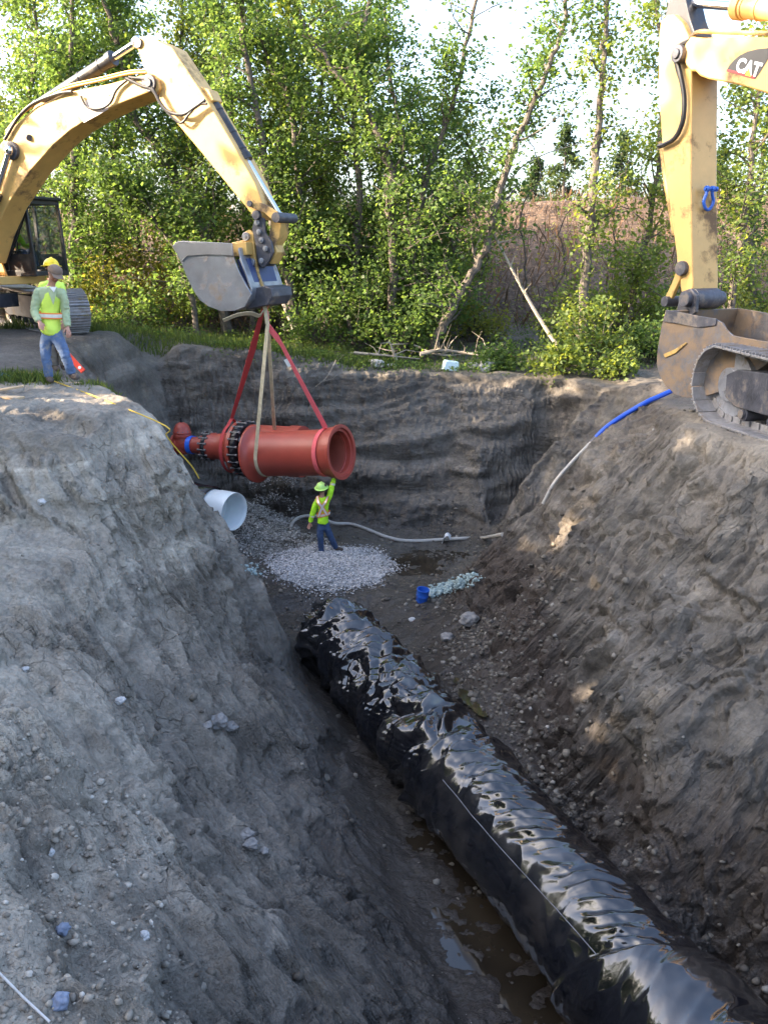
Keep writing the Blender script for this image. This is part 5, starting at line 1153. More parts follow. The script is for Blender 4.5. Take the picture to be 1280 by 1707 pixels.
def leaf_cloud(C_, n_per, sig, size, rs, flat=.35, squash=.8):
    """kite-shaped leaves scattered round the cluster centres C_ (m,3)"""
    n = len(C_)*n_per; c = np.repeat(C_, n_per, 0) + rs.normal(size=(n, 3))*sig*np.array([1, 1, squash])
    nn = rs.normal(size=(n, 3)); nn[:, 2] = np.abs(nn[:, 2])+flat; nn /= np.linalg.norm(nn, axis=1)[:, None]
    t = np.cross(nn, rs.normal(size=(n, 3))); t /= np.linalg.norm(t, axis=1)[:, None]; s_ = np.cross(nn, t)
    sz = size*rs.uniform(.55, 1.3, n)[:, None]
    v = np.stack([c - t*sz*.5, c + s_*sz*.42 + nn*sz*.10, c + t*sz*.6 - nn*sz*.10, c - s_*sz*.42 + nn*sz*.10], 1).reshape(-1, 3)
    tone = np.repeat(rs.uniform(0, 1, n), 4)
    return v, np.arange(n*4).reshape(n, 4), tone
def leaf_mesh(name, v, f, tone, mat, parent):
    me = np_mesh(name, v, f); a = me.attributes.new('tone', 'FLOAT', 'POINT'); a.data.foreach_set('value', tone.astype(np.float32))
    me.transform(parent_world(parent).inverted()) if parent is not None else None
    return link_mesh(name, me, mat, parent)

def tree(label, path, r0, dens=1.0, limb=(1.0, 2.6), leaf='leaf', t0=.10, seed=0, group=None, size=.112, nlimb=26, taper=.35, per=15, top=None, mat='bark', name='tree', cat='tree'):
    rs = np.random.RandomState(seed); pts = bez(path, 6); n = len(pts); base = path[0]
    root = empty(name, base, label, cat, group)
    mb = MB(); rads = [r0*(1-(1-taper)*k/(n-1))*(1.25 if k == 0 else 1) for k in range(n)]
    pts = [p_ + Vector(rs.normal(size=3)*.03) if 0 < k < n-1 else p_ for k, p_ in enumerate(pts)]
    mb.tube([pts[0] - Vector((0, 0, .4))] + pts, [r0*1.3] + rads, 9)
    cl = []
    for k in range(nlimb):
        t = t0 + (1-t0)*((k+rs.uniform())/nlimb); i = min(int(t*(n-1)), n-2); p0 = pts[i].lerp(pts[i+1], t*(n-1)-i)
        if top is not None and p0.z > top: continue
        az = rs.uniform(0, 2*math.pi); ln = rs.uniform(*limb)*(1-.45*t); el = rs.uniform(.15, 1.0)
        d = Vector((math.cos(az)*math.cos(el), math.sin(az)*math.cos(el), math.sin(el))); cur = p0; lp = [p0]; m_ = 6
        for j in range(m_):
            d = (d + Vector(rs.normal(size=3)*.22) + Vector((0, 0, .06))).normalized(); cur = cur + d*ln/m_; lp.append(cur)
            if j >= 1 and rs.uniform() < .75:
                d2 = (d + Vector(rs.normal(size=3)*.8)).normalized(); l2 = ln*rs.uniform(.2, .5); tw = [cur, cur + d2*l2*.5, cur + (d2+Vector((0, 0, -.1)))*l2]
                mb.tube(tw, [r0*.10, r0*.07, r0*.03], 4, False); cl += [tw[1], tw[2]]
            cl.append(cur)
        rl = rads[i]*rs.uniform(.28, .5); mb.tube(lp, [rl*(1-.8*j/m_) for j in range(m_+1)], 5, False)
    mb.build('trunk', M[mat], root)
    if dens > 0 and cl:
        C_ = np.array([list(c) for c in cl]); keep = rs.uniform(size=len(C_)) < dens; C_ = C_[keep]
        if top is not None: C_ = C_[C_[:, 2] < top+.6]
        v, f_, tn = leaf_cloud(C_, per, .24, size, rs); leaf_mesh('crown', v, f_, tn, M[leaf], root)
    return root
def T_(pts, Y, dy=None):
    out_ = [PY(a, b, Y + (0 if dy is None else dy*k)) for k, (a, b) in enumerate(pts)]
    g_, _ = drop(out_[0].x, out_[0].y); out_[0] = Vector((out_[0].x, out_[0].y, g_.z-.05)); return out_
GT = 'trees behind the pit'
TL = [
 ('slim tree at the left edge behind the excavator boom', [(40, 500), (48, 380), (40, 240), (60, 100), (55, -70)], 28, .12, 1.0, 'leaf'),
 ('dark straight trunk just right of the excavator cab', [(117, 500), (120, 400), (124, 260), (116, 120), (122, -60)], 26.5, .15, 1.0, 'leaf'),
 ('tree seen just under the elbow of the left boom', [(180, 510), (178, 400), (190, 280), (196, 150), (190, 20), (200, -80)], 28.5, .12, 1.0, 'leaf'),
 ('trunk leaning up to the left under the left boom', [(382, 530), (345, 405), (310, 330), (268, 250), (222, 195), (200, 90), (160, -30)], 27.2, .19, .9, 'leaf'),
 ('dark forked tree behind the hanging bucket', [(330, 520), (300, 430), (262, 378), (230, 340), (170, 300)], 25.8, .10, .8, 'leaf'),
 ('leafy tree rising above the stick of the left excavator', [(300, 520), (305, 380), (320, 230), (300, 100), (310, -50)], 29.5, .13, 1.1, 'leaf_light'),
 ('tall tree crossing behind the bucket cylinder', [(420, 560), (418, 420), (400, 300), (385, 180), (370, 60), (375, -60)], 27.5, .14, 1.0, 'leaf'),
 ('tree with reddish trunk right of the excavator stick', [(500, 585), (482, 470), (458, 400), (442, 280), (428, 180), (405, 60), (400, -60)], 25.6, .17, .9, 'leaf'),
 ('slender tree just left of the centre clump', [(522, 590), (506, 430), (496, 300), (478, 160), (442, 90), (420, -40)], 26.6, .13, .9, 'leaf'),
 ('thin leaning tree in the centre clump', [(550, 590), (560, 450), (540, 330), (530, 200), (545, 60), (540, -60)], 28.5, .11, 1.0, 'leaf_light'),
 ('straight trunk in the centre clump over the pink sling', [(592, 600), (586, 480), (600, 340), (590, 220), (602, 100), (620, -50)], 26.2, .15, .9, 'leaf'),
 ('tree with pale trunk bending left at the middle of the photo', [(652, 600), (656, 470), (650, 350), (648, 270), (618, 200), (560, 120), (500, 30)], 25.2, .16, .75, 'leaf'),
 ('tree forking right of the pale bending trunk', [(640, 595), (664, 470), (660, 350), (668, 230), (650, 120), (640, -40)], 27.4, .12, .8, 'leaf'),
 ('tree slanting up to the right from the centre clump', [(692, 600), (690, 500), (692, 380), (716, 280), (752, 180), (780, 60), (800, -50)], 25.8, .13, .65, 'leaf'),
 ('curved dark trunk leaning far to the right', [(708, 592), (742, 535), (772, 478), (812, 402), (838, 300), (866, 222), (900, 150), (935, 60), (955, -50)], 24.6, .155, .75, 'leaf'),
 ('tall straight trunk left of the right-hand excavator', [(966, 616), (974, 480), (984, 380), (991, 290), (1000, 160), (1008, 60), (1022, -50)], 24.4, .165, .6, 'leaf_light'),
 ('leafy tree leaning right beside the upright stick', [(1036, 600), (1058, 470), (1076, 400), (1098, 260), (1104, 120), (1090, -40)], 26.0, .12, .85, 'leaf_light'),
 ('tree between the upright stick and the right edge', [(1212, 530), (1232, 420), (1250, 300), (1262, 180), (1285, 40)], 24.5, .12, .7, 'leaf_light'),
 ('thin tree at the right edge under the boom', [(1262, 520), (1250, 420), (1268, 330), (1276, 220), (1300, 60)], 27, .10, .6, 'leaf'),
]
for k, (lb, pth, Y, r0, dn, lf_m) in enumerate(TL):
    tree(lb, T_(pth, Y), r0*.9, dn*.66, leaf=lf_m, seed=100+k, group=GT, nlimb=30 if dn > .6 else 22, limb=(.9, 2.4) if dn > .6 else (.6, 1.5), per=27 if dn > .6 else 22, t0=.08 if dn > .6 else .18)
# slighter trees that fill the wood
FL = [('sapling with light leaves at far left of the wood', 5, 29.5), ('young tree behind the elbow of the boom', 150, 30.5), ('young tree behind the middle of the left boom', 90, 31.5), ('leafy young tree above the open bucket', 240, 31), ('young tree between boom and stick', 350, 30.8), ('fine-leaved tree over the quick coupler', 455, 30.2),
      ('bushy tree behind the lifting slings', 480, 28.2), ('young tree right behind the pink sling', 570, 30), ('young tree behind the bending trunk', 625, 29.6), ('slim tree right of the centre clump', 720, 30.4), ('thin young tree over the fallen stone heap', 765, 28.5)]
for k, (lb, px_, Y) in enumerate(FL):
    rs_ = random.Random(k); b_ = PY(px_, 520, Y); g_, _ = drop(b_.x, b_.y); hh = rs_.uniform(7.5, 10) if px_ < 640 else rs_.uniform(5, 7.5)
    pth = [Vector((b_.x, b_.y, g_.z-.05))] + [Vector((b_.x + rs_.uniform(-.5, .5)*j*.5, b_.y + rs_.uniform(-.3, .3), g_.z + hh*j/4)) for j in range(1, 5)]
    tree(lb, pth, rs_.uniform(.06, .10), (.62 if px_ < 650 else .45), leaf='leaf' if k % 2 else 'leaf_light', seed=200+k, group=GT, nlimb=34, limb=(.9, 2.3), per=26, size=.115)
# saplings on the right, thin and sparse
for k, (lb, px_, Y, hh) in enumerate([('bare thin sapling left of the leaning dead branch', 800, 28, 5.0), ('bare thin sapling in the clearing', 870, 30, 5.5), ('thin sapling left of the tall straight trunk', 925, 27, 4.4), ('sapling right of the tall straight trunk', 1012, 28, 6.5), ('sapling behind the bucket of the right excavator', 1150, 28, 5.0), ('sapling between the two trees at right', 1235, 30, 6.0)]):
    rs_ = random.Random(50+k); b_ = PY(px_, 560, Y); g_, _ = drop(b_.x, b_.y)
    pth = [Vector((b_.x + .2*rs_.uniform(-1, 1)*j, b_.y, g_.z + hh*j/4)) for j in range(5)]
    tree(lb, pth, .035, .35 if k > 2 else .12, leaf='leaf_yellow', seed=260+k, group='thin saplings on the far bank', nlimb=12, limb=(.4, 1.3), per=8, size=.10, name='sapling', cat='sapling')

def bush(label, c, rx, h, leaf, n, seed, group='bushes round the pit', size=.105, name='bush'):
    rs = np.random.RandomState(seed); root = empty(name, c, label, 'bush', group); mb = MB(); cl = []
    for k in range(n):
        az = rs.uniform(0, 2*math.pi); rr = rx*math.sqrt(rs.uniform()); tip = c + Vector((math.cos(az)*rr, math.sin(az)*rr*.7, h*rs.uniform(.25, 1)*(1-.35*(rr/rx)**2)))
        mid = c.lerp(tip, .5) + Vector(rs.normal(size=3)*.08) + Vector((0, 0, .12)); mb.tube([c + Vector(rs.normal(size=3)*.08) - Vector((0, 0, .1)), mid, tip], [.018, .012, .005], 4, False); cl += [tip, mid.lerp(tip, .6), tip + Vector(rs.normal(size=3)*.15)]
    mb.build('stem', M['bark'], root)
    v, f_, tn = leaf_cloud(np.array([list(q) for q in cl]), 15, .17, size, rs); leaf_mesh('leaves', v, f_, tn, M[leaf], root); return root
BL = [(10, 470, 27.5, 1.4, 2.6, 'leaf', 'bush behind the left excavator body'), (150, 500, 27, 1.3, 2.2, 'leaf_yellow', 'sunlit bush right of the excavator cab'), (215, 505, 26, 1.2, 1.5, 'leaf', 'bush above the grass left of the bucket'), (235, 480, 29, 1.6, 2.6, 'leaf_yellow', 'bright backlit bush left of the bucket'),
      (300, 520, 27.5, 1.1, 1.2, 'leaf_light', 'low bush under the hanging bucket'), (545, 590, 25, 1.1, 2.4, 'leaf', 'leafy bush right of the slings'), (600, 590, 24.8, 1.1, 2.6, 'leaf', 'tall leafy bush below the centre trees'), (490, 580, 26.5, 1.1, 2.8, 'leaf', 'bush behind the beige sling'), (660, 590, 24.4, .9, 1.9, 'leaf', 'bush at the foot of the curved trunk'),
      (690, 575, 25.5, 1.0, 2.9, 'leaf', 'tall bush left of the curved trunk'), (560, 560, 27.5, 1.5, 4.2, 'leaf_light', 'tall pale bush in the centre of the wood'), (640, 560, 27, 1.3, 4.0, 'leaf', 'tall dark bush in the centre of the wood'), (450, 560, 28, 1.4, 3.4, 'leaf', 'bush behind the quick coupler'), (375, 540, 28.5, 1.4, 3.6, 'leaf', 'bush behind the bucket of the left excavator'),
      (790, 500, 27, 1.0, 1.3, 'leaf_yellow', 'yellow-green bush right of the curved trunk'), (985, 610, 23.2, 1.0, 1.9, 'leaf_light', 'bright bush hugging the tall straight trunk'), (930, 640, 22.2, .8, .9, 'leaf_light', 'bright bush hanging over the pit rim'), (955, 560, 25, 1.0, 2.3, 'leaf_light', 'large light bush left of the right bucket'), (1040, 560, 26.2, 1.1, 2.2, 'leaf_light', 'light bush behind the right bucket'),
      (1085, 600, 23.5, .9, 1.2, 'leaf', 'low bush touching the right bucket'), (1225, 500, 25.5, 1.1, 1.9, 'leaf_yellow', 'sunlit bush between right bucket and frame edge'), (1160, 470, 28, 1.2, 2.0, 'leaf', 'bush seen past the upright stick'), (1270, 480, 27, 1.1, 2.4, 'leaf_light', 'bush at the right edge of the photo'),
      (830, 620, 23.2, .5, .7, 'leaf', 'small bush by the stone heap'), (1030, 645, 21.8, .5, .6, 'leaf_light', 'small bush on the rim near the blue hose')]
for k, (px_, py_, Y, rx, h, lf_m, lb) in enumerate(BL):
    b_ = PY(px_, py_, Y); g_, _ = drop(b_.x, b_.y); bush(lb, Vector((b_.x, b_.y, g_.z-.03)), rx, h, lf_m, int((16+26*rx*h*.55)*(.75 if px_ < 720 else 1)), 300+k)
# conifers beyond the bank
def conifer(label, px_, top_py, Y, wd, seed):
    rs = np.random.RandomState(seed); tp = PY(px_, top_py, Y); c = Vector((tp.x, tp.y, -.5)); h = tp.z - c.z; root = empty('spruce', c, label, 'tree', 'spruces beyond the bank')
    mb = MB(); mb.tube([c, tp], [.14, .02], 7); V = []; F_ = []; n = 0; cl = []
    for k in range(58):
        t = (k+.5)/58; z = h*t; rr = 1.45*wd*(1-t)**.8*rs.uniform(.6, 1.1); az = rs.uniform(0, 6.28); d = Vector((math.cos(az), math.sin(az), -.18)); p0 = c + Vector((0, 0, z)); p1 = p0 + d*rr
        mb.tube([p0, p0.lerp(p1, .6) + Vector((0, 0, .04)), p1], [.025, .015, .006], 4, False)
        for j in range(2, 7): cl.append(p0.lerp(p1, j/6) + Vector((0, 0, -.05)))
    mb.build('trunk', M['bark'], root)
    v, f_, tn = leaf_cloud(np.array([list(q) for q in cl]), 14, .16, .15, rs, .1, .7); leaf_mesh('crown', v, f_, tn, M['leaf_dark'], root)
for k, a in enumerate([('spruce at the left of the clearing', 780, 265, 46, 1.5), ('tall spruce in the middle of the clearing', 945, 205, 44, 1.6), ('spruce left of the tall straight trunk', 895, 262, 48, 1.3), ('spruce behind the tall straight trunk', 1040, 220, 45, 1.6), ('spruce right of the upright stick', 1128, 235, 44, 1.5), ('small spruce right of the upright stick', 1205, 250, 47, 1.4)]):
    conifer(*a, 400+k)
# dead leaning branches
def branch(label, pts, r0, seed, name='branch', grp=None, tw=6, mat='dead'):
    rs = np.random.RandomState(seed); p_ = bez(pts, 5); mb = MB(); n = len(p_); mb.tube(p_, [r0*(1-.75*k/(n-1)) for k in range(n)], 7)
    for k in range(tw):
        i = rs.randint(n//4, n-1); d = Vector(rs.normal(size=3)); d.z = abs(d.z)*.8; d.normalize(); l_ = rs.uniform(.3, .9); mb.tube([p_[i], p_[i] + d*l_*.5 + Vector(rs.normal(size=3)*.05), p_[i] + d*l_], [r0*.4, r0*.25, .003], 4, False)
    o = mb.build(name, M[mat], None); tag(o, label, 'branch', grp); return o
branch('long dead grey limb slanting down right through the clearing', [PY(952, 612, 23.6), PY(905, 540, 24.2), PY(870, 480, 24.5), PY(820, 385, 24.8), PY(775, 300, 25)], .065, 1)
branch('thin dead branch crossing up behind the curved trunk', [PY(790, 420, 26), PY(850, 300, 26.4), PY(900, 260, 26.6), PY(968, 238, 27)], .035, 2)
branch('grey fallen trunk leaning between the centre trees', [PY(505, 585, 25), PY(470, 500, 25.6), PY(440, 440, 26)], .09, 3, name='fallen_trunk')
branch('pale log lying along the rim left of the stone heap', [PY(590, 588, 23.6), PY(640, 592, 23.5), PY(700, 598, 23.4)], .045, 4, name='log', grp='driftwood on the far rim')
branch('log lying on the rim right of the stone heap', [PY(700, 590, 23.8), PY(745, 584, 23.9), PY(840, 600, 23.5)], .06, 5, name='log', grp='driftwood on the far rim')
branch('tangle of dead twigs on the rim above the pit', [PY(690, 575, 24.2), PY(740, 592, 23.9), PY(830, 582, 23.8)], .03, 6, tw=16, grp='driftwood on the far rim')
branch('upright splintered stump left of the stone heap', [PY(660, 600, 23.4), PY(655, 585, 23.4), PY(648, 566, 23.4)], .05, 7, name='stump', tw=5)
branch('thin root dangling down the far wall', [PY(560, 600, 22.6), PY(545, 628, 22.2), PY(525, 645, 22.0)], .014, 8, name='root', tw=3)
# stalks and brush on the bank: nobody could count them
def blades(name, n, area, h, wd, mat, seed, lean=.25, cond=None, kind='stuff'):
    rs = np.random.RandomState(seed); V = []; tn = []
    for k in range(n):
        x, y = area(rs); g_, nn = drop(x, y)
        if cond and not cond(g_, nn): continue
        hh = h*rs.uniform(.4, 1.2); az = rs.uniform(0, 3.14); w_ = Vector((math.cos(az), math.sin(az), 0))*wd; ln = Vector((rs.normal()*lean, rs.normal()*lean, 1)).normalized()
        V += [list(g_ - w_), list(g_ + w_), list(g_ + ln*hh*.6 + w_*.6), list(g_ + ln*hh + Vector((rs.normal(), rs.normal(), -.3))*hh*lean*.15)]; t = rs.uniform(); tn += [t]*4
    V = np.array(V); me = np_mesh(name, V, np.arange(len(V)).reshape(-1, 4)); a = me.attributes.new('tone', 'FLOAT', 'POINT'); a.data.foreach_set('value', np.array(tn, np.float32))
    return tag(link_mesh(name, me, M[mat]), kind=kind)
blades('dry_brush', 9000, lambda rs: (rs.uniform(-17, 20), rs.uniform(27.5, 37.8)), .75, .006, 'straw', 1, .45)
blades('grass', 9000, lambda rs: (rs.uniform(-10, 0.5), 22.6 + rs.uniform(0, 1)**1.2*4.5), .30, .012, 'grass', 2, .35, cond=lambda g_, n_: g_.z > -2.95)
blades('grass', 3500, lambda rs: (rs.normal()*1.0 - 5.9, 13.55 + rs.normal()*.22), .20, .008, 'grass', 3, .4, cond=lambda g_, n_: g_.x < -5.1)
blades('grass', 700, lambda rs: (-4.15 + rs.normal()*.35, 13.35 + rs.normal()*.18), .12, .007, 'grass', 4, .5)
blades('grass', 3500, lambda rs: (rs.uniform(-1, 12), rs.uniform(22.8, 26.5)), .22, .011, 'grass', 5, .4, cond=lambda g_, n_: g_.z > -3.0)
rs_ = np.random.RandomState(9)
def ground_cover(name, n, x0, x1, y0, y1, mat, seed, size, hgt):
    rs = np.random.RandomState(seed); C_ = []
    for k in range(n):
        g_, nn = drop(rs.uniform(x0, x1), rs.uniform(y0, y1))
        if g_.z > -3.0: C_.append([g_.x, g_.y, g_.z + rs.uniform(.03, hgt)])
    v, f_, tn = leaf_cloud(np.array(C_), 10, .14, size, rs, .6, .4); return tag(leaf_mesh(name, v, f_, tn, M[mat], None), kind='stuff')
ground_cover('ground_cover', 500, -9, 8, 23.4, 28, 'leaf', 11, .075, .35)
ground_cover('ground_cover', 330, -4.5, 5, 22.4, 23.6, 'leaf', 14, .07, .16)
ground_cover('ground_cover', 420, -16, 20, 27, 34, 'leaf_yellow', 12, .08, .6)
ground_cover('fallen_leaves', 500, -14, 18, 24, 31, 'straw', 13, .07, .05)
# unseen wood left of the pit, added to keep the sun off it
rs = np.random.RandomState(77); C_ = []
for k in range(150):
    x, y = rs.uniform(-27, -15), rs.uniform(-14, 14.5); htop = 13.0 - 2.8*sstep(8, 15, y)
    for j in range(26): C_.append([x + rs.normal()*.8, y + rs.normal()*.8, rs.uniform(-2, 1)*0 + rs.uniform(-1.5, htop)])
for k in range(40):
    x, y = rs.uniform(-25, -16), rs.uniform(14.5, 19.5)
    for j in range(14): C_.append([x + rs.normal()*.7, y + rs.normal()*.7, rs.uniform(-1.5, 6.2)])
C_ = np.array(C_)
for tx_, ty_, tz_ in ((2.35, 13.4, -4.6), (2.3, 12.9, -4.9), (2.45, 13.1, -4.4)):       # gaps cut so the sun makes a patch on the right wall
    sv = np.array(SUN); rel = C_ - np.array([tx_, ty_, tz_]); perp = rel - (rel@sv)[:, None]*sv; C_ = C_[np.linalg.norm(perp, axis=1) > 1.0]
v, f_, tn = leaf_cloud(C_, 10, .5, .55, rs); tag(leaf_mesh('offscreen_shade_wood', v, f_, tn, M['leaf'], None), kind='stuff')
# ================================================================== WATER, GRAVEL, SMALL THINGS
m_w, nt, b, out = new_mat('muddy_water'); L = nt.links.new
tc = N(nt, 'ShaderNodeTexCoord'); n1 = N(nt, 'ShaderNodeTexNoise', i_Scale=1.2, i_Detail=4.0); L(tc.outputs['Object'], n1.inputs['Vector']); r = ramp(nt, [(.35, (.016, .012, .008)), (.65, (.036, .027, .017))]); L(n1.outputs['Fac'], r.inputs[0]); L(r.outputs[0], b.inputs['Base Color'])
b.inputs['Roughness'].default_value = .04; b.inputs['Specular IOR Level'].default_value = .6
n2 = N(nt, 'ShaderNodeTexNoise', i_Scale=2.5, i_Detail=2.0); L(tc.outputs['Object'], n2.inputs['Vector']); bp = N(nt, 'ShaderNodeBump', i_Strength=.08, i_Distance=.02); L(n2.outputs['Fac'], bp.inputs['Height']); L(bp.outputs[0], b.inputs['Normal'])
def sheet(name, cx, cy, rx, ry, z, rot=0, kind='structure'):
    mb = MB(); n = 64; rs = random.Random(int(cx*100)); vs = []
    for k in range(n):
        a = 2*math.pi*k/n; q_ = 1+.10*math.sin(3*a+cx)+.07*math.sin(5*a); x, y = math.cos(a)*rx*q_, math.sin(a)*ry*q_; vs.append(mb.bm.verts.new((cx + x*math.cos(rot)-y*math.sin(rot), cy + x*math.sin(rot)+y*math.cos(rot), z)))
    mb.bm.faces.new(vs); o = mb.build(name, m_w); tag(o, kind=kind); return o
sheet('water', .95, 8.2, 1.6, 5.6, -6.885, R(22))
sheet('water', 1.25, 18.4, 1.9, 1.0, -6.615, R(-8))
for px_, py_, rx_, ry_ in ((792, 1172, .17, .42), (912, 1338, .13, .40), (770, 1140, .10, .2)):
    w_, _ = hit(px_, py_); sheet('water', w_.x, w_.y, rx_, ry_, w_.z + .012, R(22))
# stones
def stones(name, pts, size, mat, seed, kind='stuff', flat=.7, rock=.35):
    rs = np.random.RandomState(seed); bm = bmesh.new(); bmesh.ops.create_icosphere(bm, subdivisions=1, radius=1); bv = np.array([list(v.co) for v in bm.verts]); bf = np.array([[v.index for v in f.verts] for f in bm.faces]); bm.free()
    n = len(pts); P_ = np.array(pts); sz = size[0] + (size[1]-size[0])*rs.uniform(size=n)**2.5
    sc = rs.uniform(.6, 1.2, (n, 1, 3)); sc[:, :, 2] *= flat; v = bv[None]*(1+rock*rs.uniform(-1, 1, (n, len(bv), 1)))*sc*sz[:, None, None]
    a = rs.uniform(0, 6.28, n); ca_, sa_ = np.cos(a)[:, None], np.sin(a)[:, None]; x, y = v[:, :, 0]*ca_-v[:, :, 1]*sa_, v[:, :, 0]*sa_+v[:, :, 1]*ca_
    t = rs.uniform(-.6, .6, n); ct, st = np.cos(t)[:, None], np.sin(t)[:, None]; y, z = y*ct-v[:, :, 2]*st, y*st+v[:, :, 2]*ct
    v = np.stack([x, y, z], 2) + P_[:, None, :]; f_ = bf[None] + (np.arange(n)*len(bv))[:, None, None]
    me = np_mesh(name, v.reshape(-1, 3), f_.reshape(-1, 3)); at_ = me.attributes.new('tone', 'FLOAT', 'POINT'); at_.data.foreach_set('value', np.repeat(rs.uniform(0, 1, n), len(bv)).astype(np.float32))
    return tag(link_mesh(name, me, mat), kind=kind)
def stone_mat(name, stops, rough=.8):
    m, nt, b, out = new_mat(name); L = nt.links.new; at = N(nt, 'ShaderNodeAttribute', attribute_name='tone'); r = ramp(nt, stops); L(at.outputs['Fac'], r.inputs[0])
    tc = N(nt, 'ShaderNodeTexCoord'); n1 = N(nt, 'ShaderNodeTexNoise', i_Scale=30.0, i_Detail=5.0); L(tc.outputs['Object'], n1.inputs['Vector']); r2 = ramp(nt, [(.3, .75), (.7, 1.2)]); L(n1.outputs['Fac'], r2.inputs[0])
    mx = N(nt, 'ShaderNodeMix', data_type='RGBA', blend_type='MULTIPLY'); mx.inputs[0].default_value = 1; L(r.outputs[0], mx.inputs[6]); L(r2.outputs[0], mx.inputs[7]); L(mx.outputs[2], b.inputs['Base Color']); b.inputs['Roughness'].default_value = rough
    bp = N(nt, 'ShaderNodeBump', i_Strength=.5, i_Distance=.01); L(n1.outputs['Fac'], bp.inputs['Height']); L(bp.outputs[0], b.inputs['Normal']); return m
M['gravel'] = stone_mat('crushed_gravel', [(0, (.13, .125, .12)), (.3, (.30, .30, .31)), (.7, (.46, .455, .45)), (1, (.60, .55, .51))])
M['gravel_dirty'] = stone_mat('dirty_gravel', [(0, (.16, .15, .135)), (.5, (.28, .27, .25)), (1, (.46, .44, .41))])
M['clod'] = stone_mat('clay_clods', [(0, (.055, .046, .037)), (.5, (.105, .090, .072)), (.93, (.16, .14, .112)), (.99, (.24, .22, .19)), (1, (.34, .32, .29))], .85)
M['clod_dry'] = stone_mat('dry_clay_clods', [(0, (.16, .14, .115)), (.5, (.25, .22, .18)), (.93, (.32, .285, .235)), (1, (.46, .43, .38))], .9)
rs = np.random.RandomState(5); pts = []
pc = PZ(552, 941, -6.5)
for k in range(15200):
    a = rs.uniform(0, 6.283); r_ = math.sqrt(rs.uniform()) if k < 14500 else rs.uniform(.9, 1.0) + abs(rs.normal())*.10; q_ = 1+.08*math.sin(3*a)+.05*math.sin(7*a+1)
    if .84 < r_ < 1.0 and rs.uniform() < .5: continue
    x, y = pc.x + math.cos(a)*1.42*r_*q_, pc.y + math.sin(a)*1.35*r_*q_; g_, _ = drop(x, y); pts.append([x, y, g_.z + .11*max(0, 1-r_**2.5) + rs.uniform(0, .02)])
stones('gravel', pts, (.012, .030), M['gravel'], 6)
# pad body under the loose stones
mb = MB(); gr = []
for j in range(13):
    rr_ = 1.36*j/12; row = []
    for k in range(48 if j else 1):
        a = 2*math.pi*k/48; x, y = pc.x + math.cos(a)*rr_, pc.y + math.sin(a)*rr_*.95; g_, _ = drop(x, y); row.append(mb.bm.verts.new((x, y, g_.z + .11*max(0, 1-(j/12)**2.5) - (.06 if j == 12 else 0.005))))
    gr.append(row)
for j in range(1, 13):
    for k in range(48):
        if j == 1: mb.bm.faces.new([gr[0][0], gr[1][k], gr[1][(k+1) % 48]])
        else: mb.bm.faces.new([gr[j-1][k], gr[j][k], gr[j][(k+1) % 48], gr[j-1][(k+1) % 48]])
tag(mb.build('gravel', simple('gravel_bed', (.36, .355, .35), .9, 0, .45, 28, .9)), kind='stuff')
pts = []
for cxp, cyp, rxp, n_ in ((436, 878, .95, 3000), (448, 846, .8, 1800), (470, 905, 1.1, 1800), (420, 915, .7, 900)):
    c_, _ = hit(cxp, cyp)
    for k in range(n_):
        a = rs.uniform(0, 6.283); r_ = math.sqrt(rs.uniform())*rxp; x, y = c_.x + math.cos(a)*r_, c_.y + math.sin(a)*r_*.8; g_, _ = drop(x, y); pts.append([x, y, g_.z + .10*max(0, 1-(r_/rxp)**2)*rs.uniform(.4, 1)])
stones('gravel', pts, (.012, .032), M['gravel_dirty'], 7)
# clods fallen on the slopes
pts = []; pts2 = []
for k in range(26000):
    x, y = rs.uniform(-4.5, 5.2), rs.uniform(3, 21); zz = base_z(x, y)
    if zz > -2.2: continue
    wgt = .06
    if x < -.2 - (y-7)*.25 and y < 9: wgt = .40 if (x < -1.2 and y < 6.0) else .03
    elif x > max(1.0, -.93+(14.05-y)*.4115+.5): wgt = .7 if zz < -5.9 else .03
    elif zz < -6.3: wgt = .22 if y > 14 else .03
    if rs.uniform() > wgt: continue
    g_, nn = drop(x, y); (pts2 if g_.z > -4.4 and y < 12 else pts).append(list(g_ + Vector((0, 0, .004))))
for k in range(9000):          # the crumbly corner nearest the camera and the loose heap by the long pipe
    if k % 3: x, y = rs.uniform(-3.6, -.6), rs.uniform(3.0, 6.2)
    else: x, y = rs.normal()*.55 + 2.0, rs.uniform(8, 14.5)
    g_, nn = drop(x, y)
    if k % 3 and ((x+1.9)+(y-4.5)*.33 > .55 or rs.uniform() < .4): continue
    (pts2 if k % 3 else pts).append(list(g_ + Vector((0, 0, .003))))
stones('clay_clods', pts, (.008, .060), M['clod'], 8, rock=.3); stones('clay_clods', pts2, (.006, .036), M['clod_dry'], 9, rock=.3)
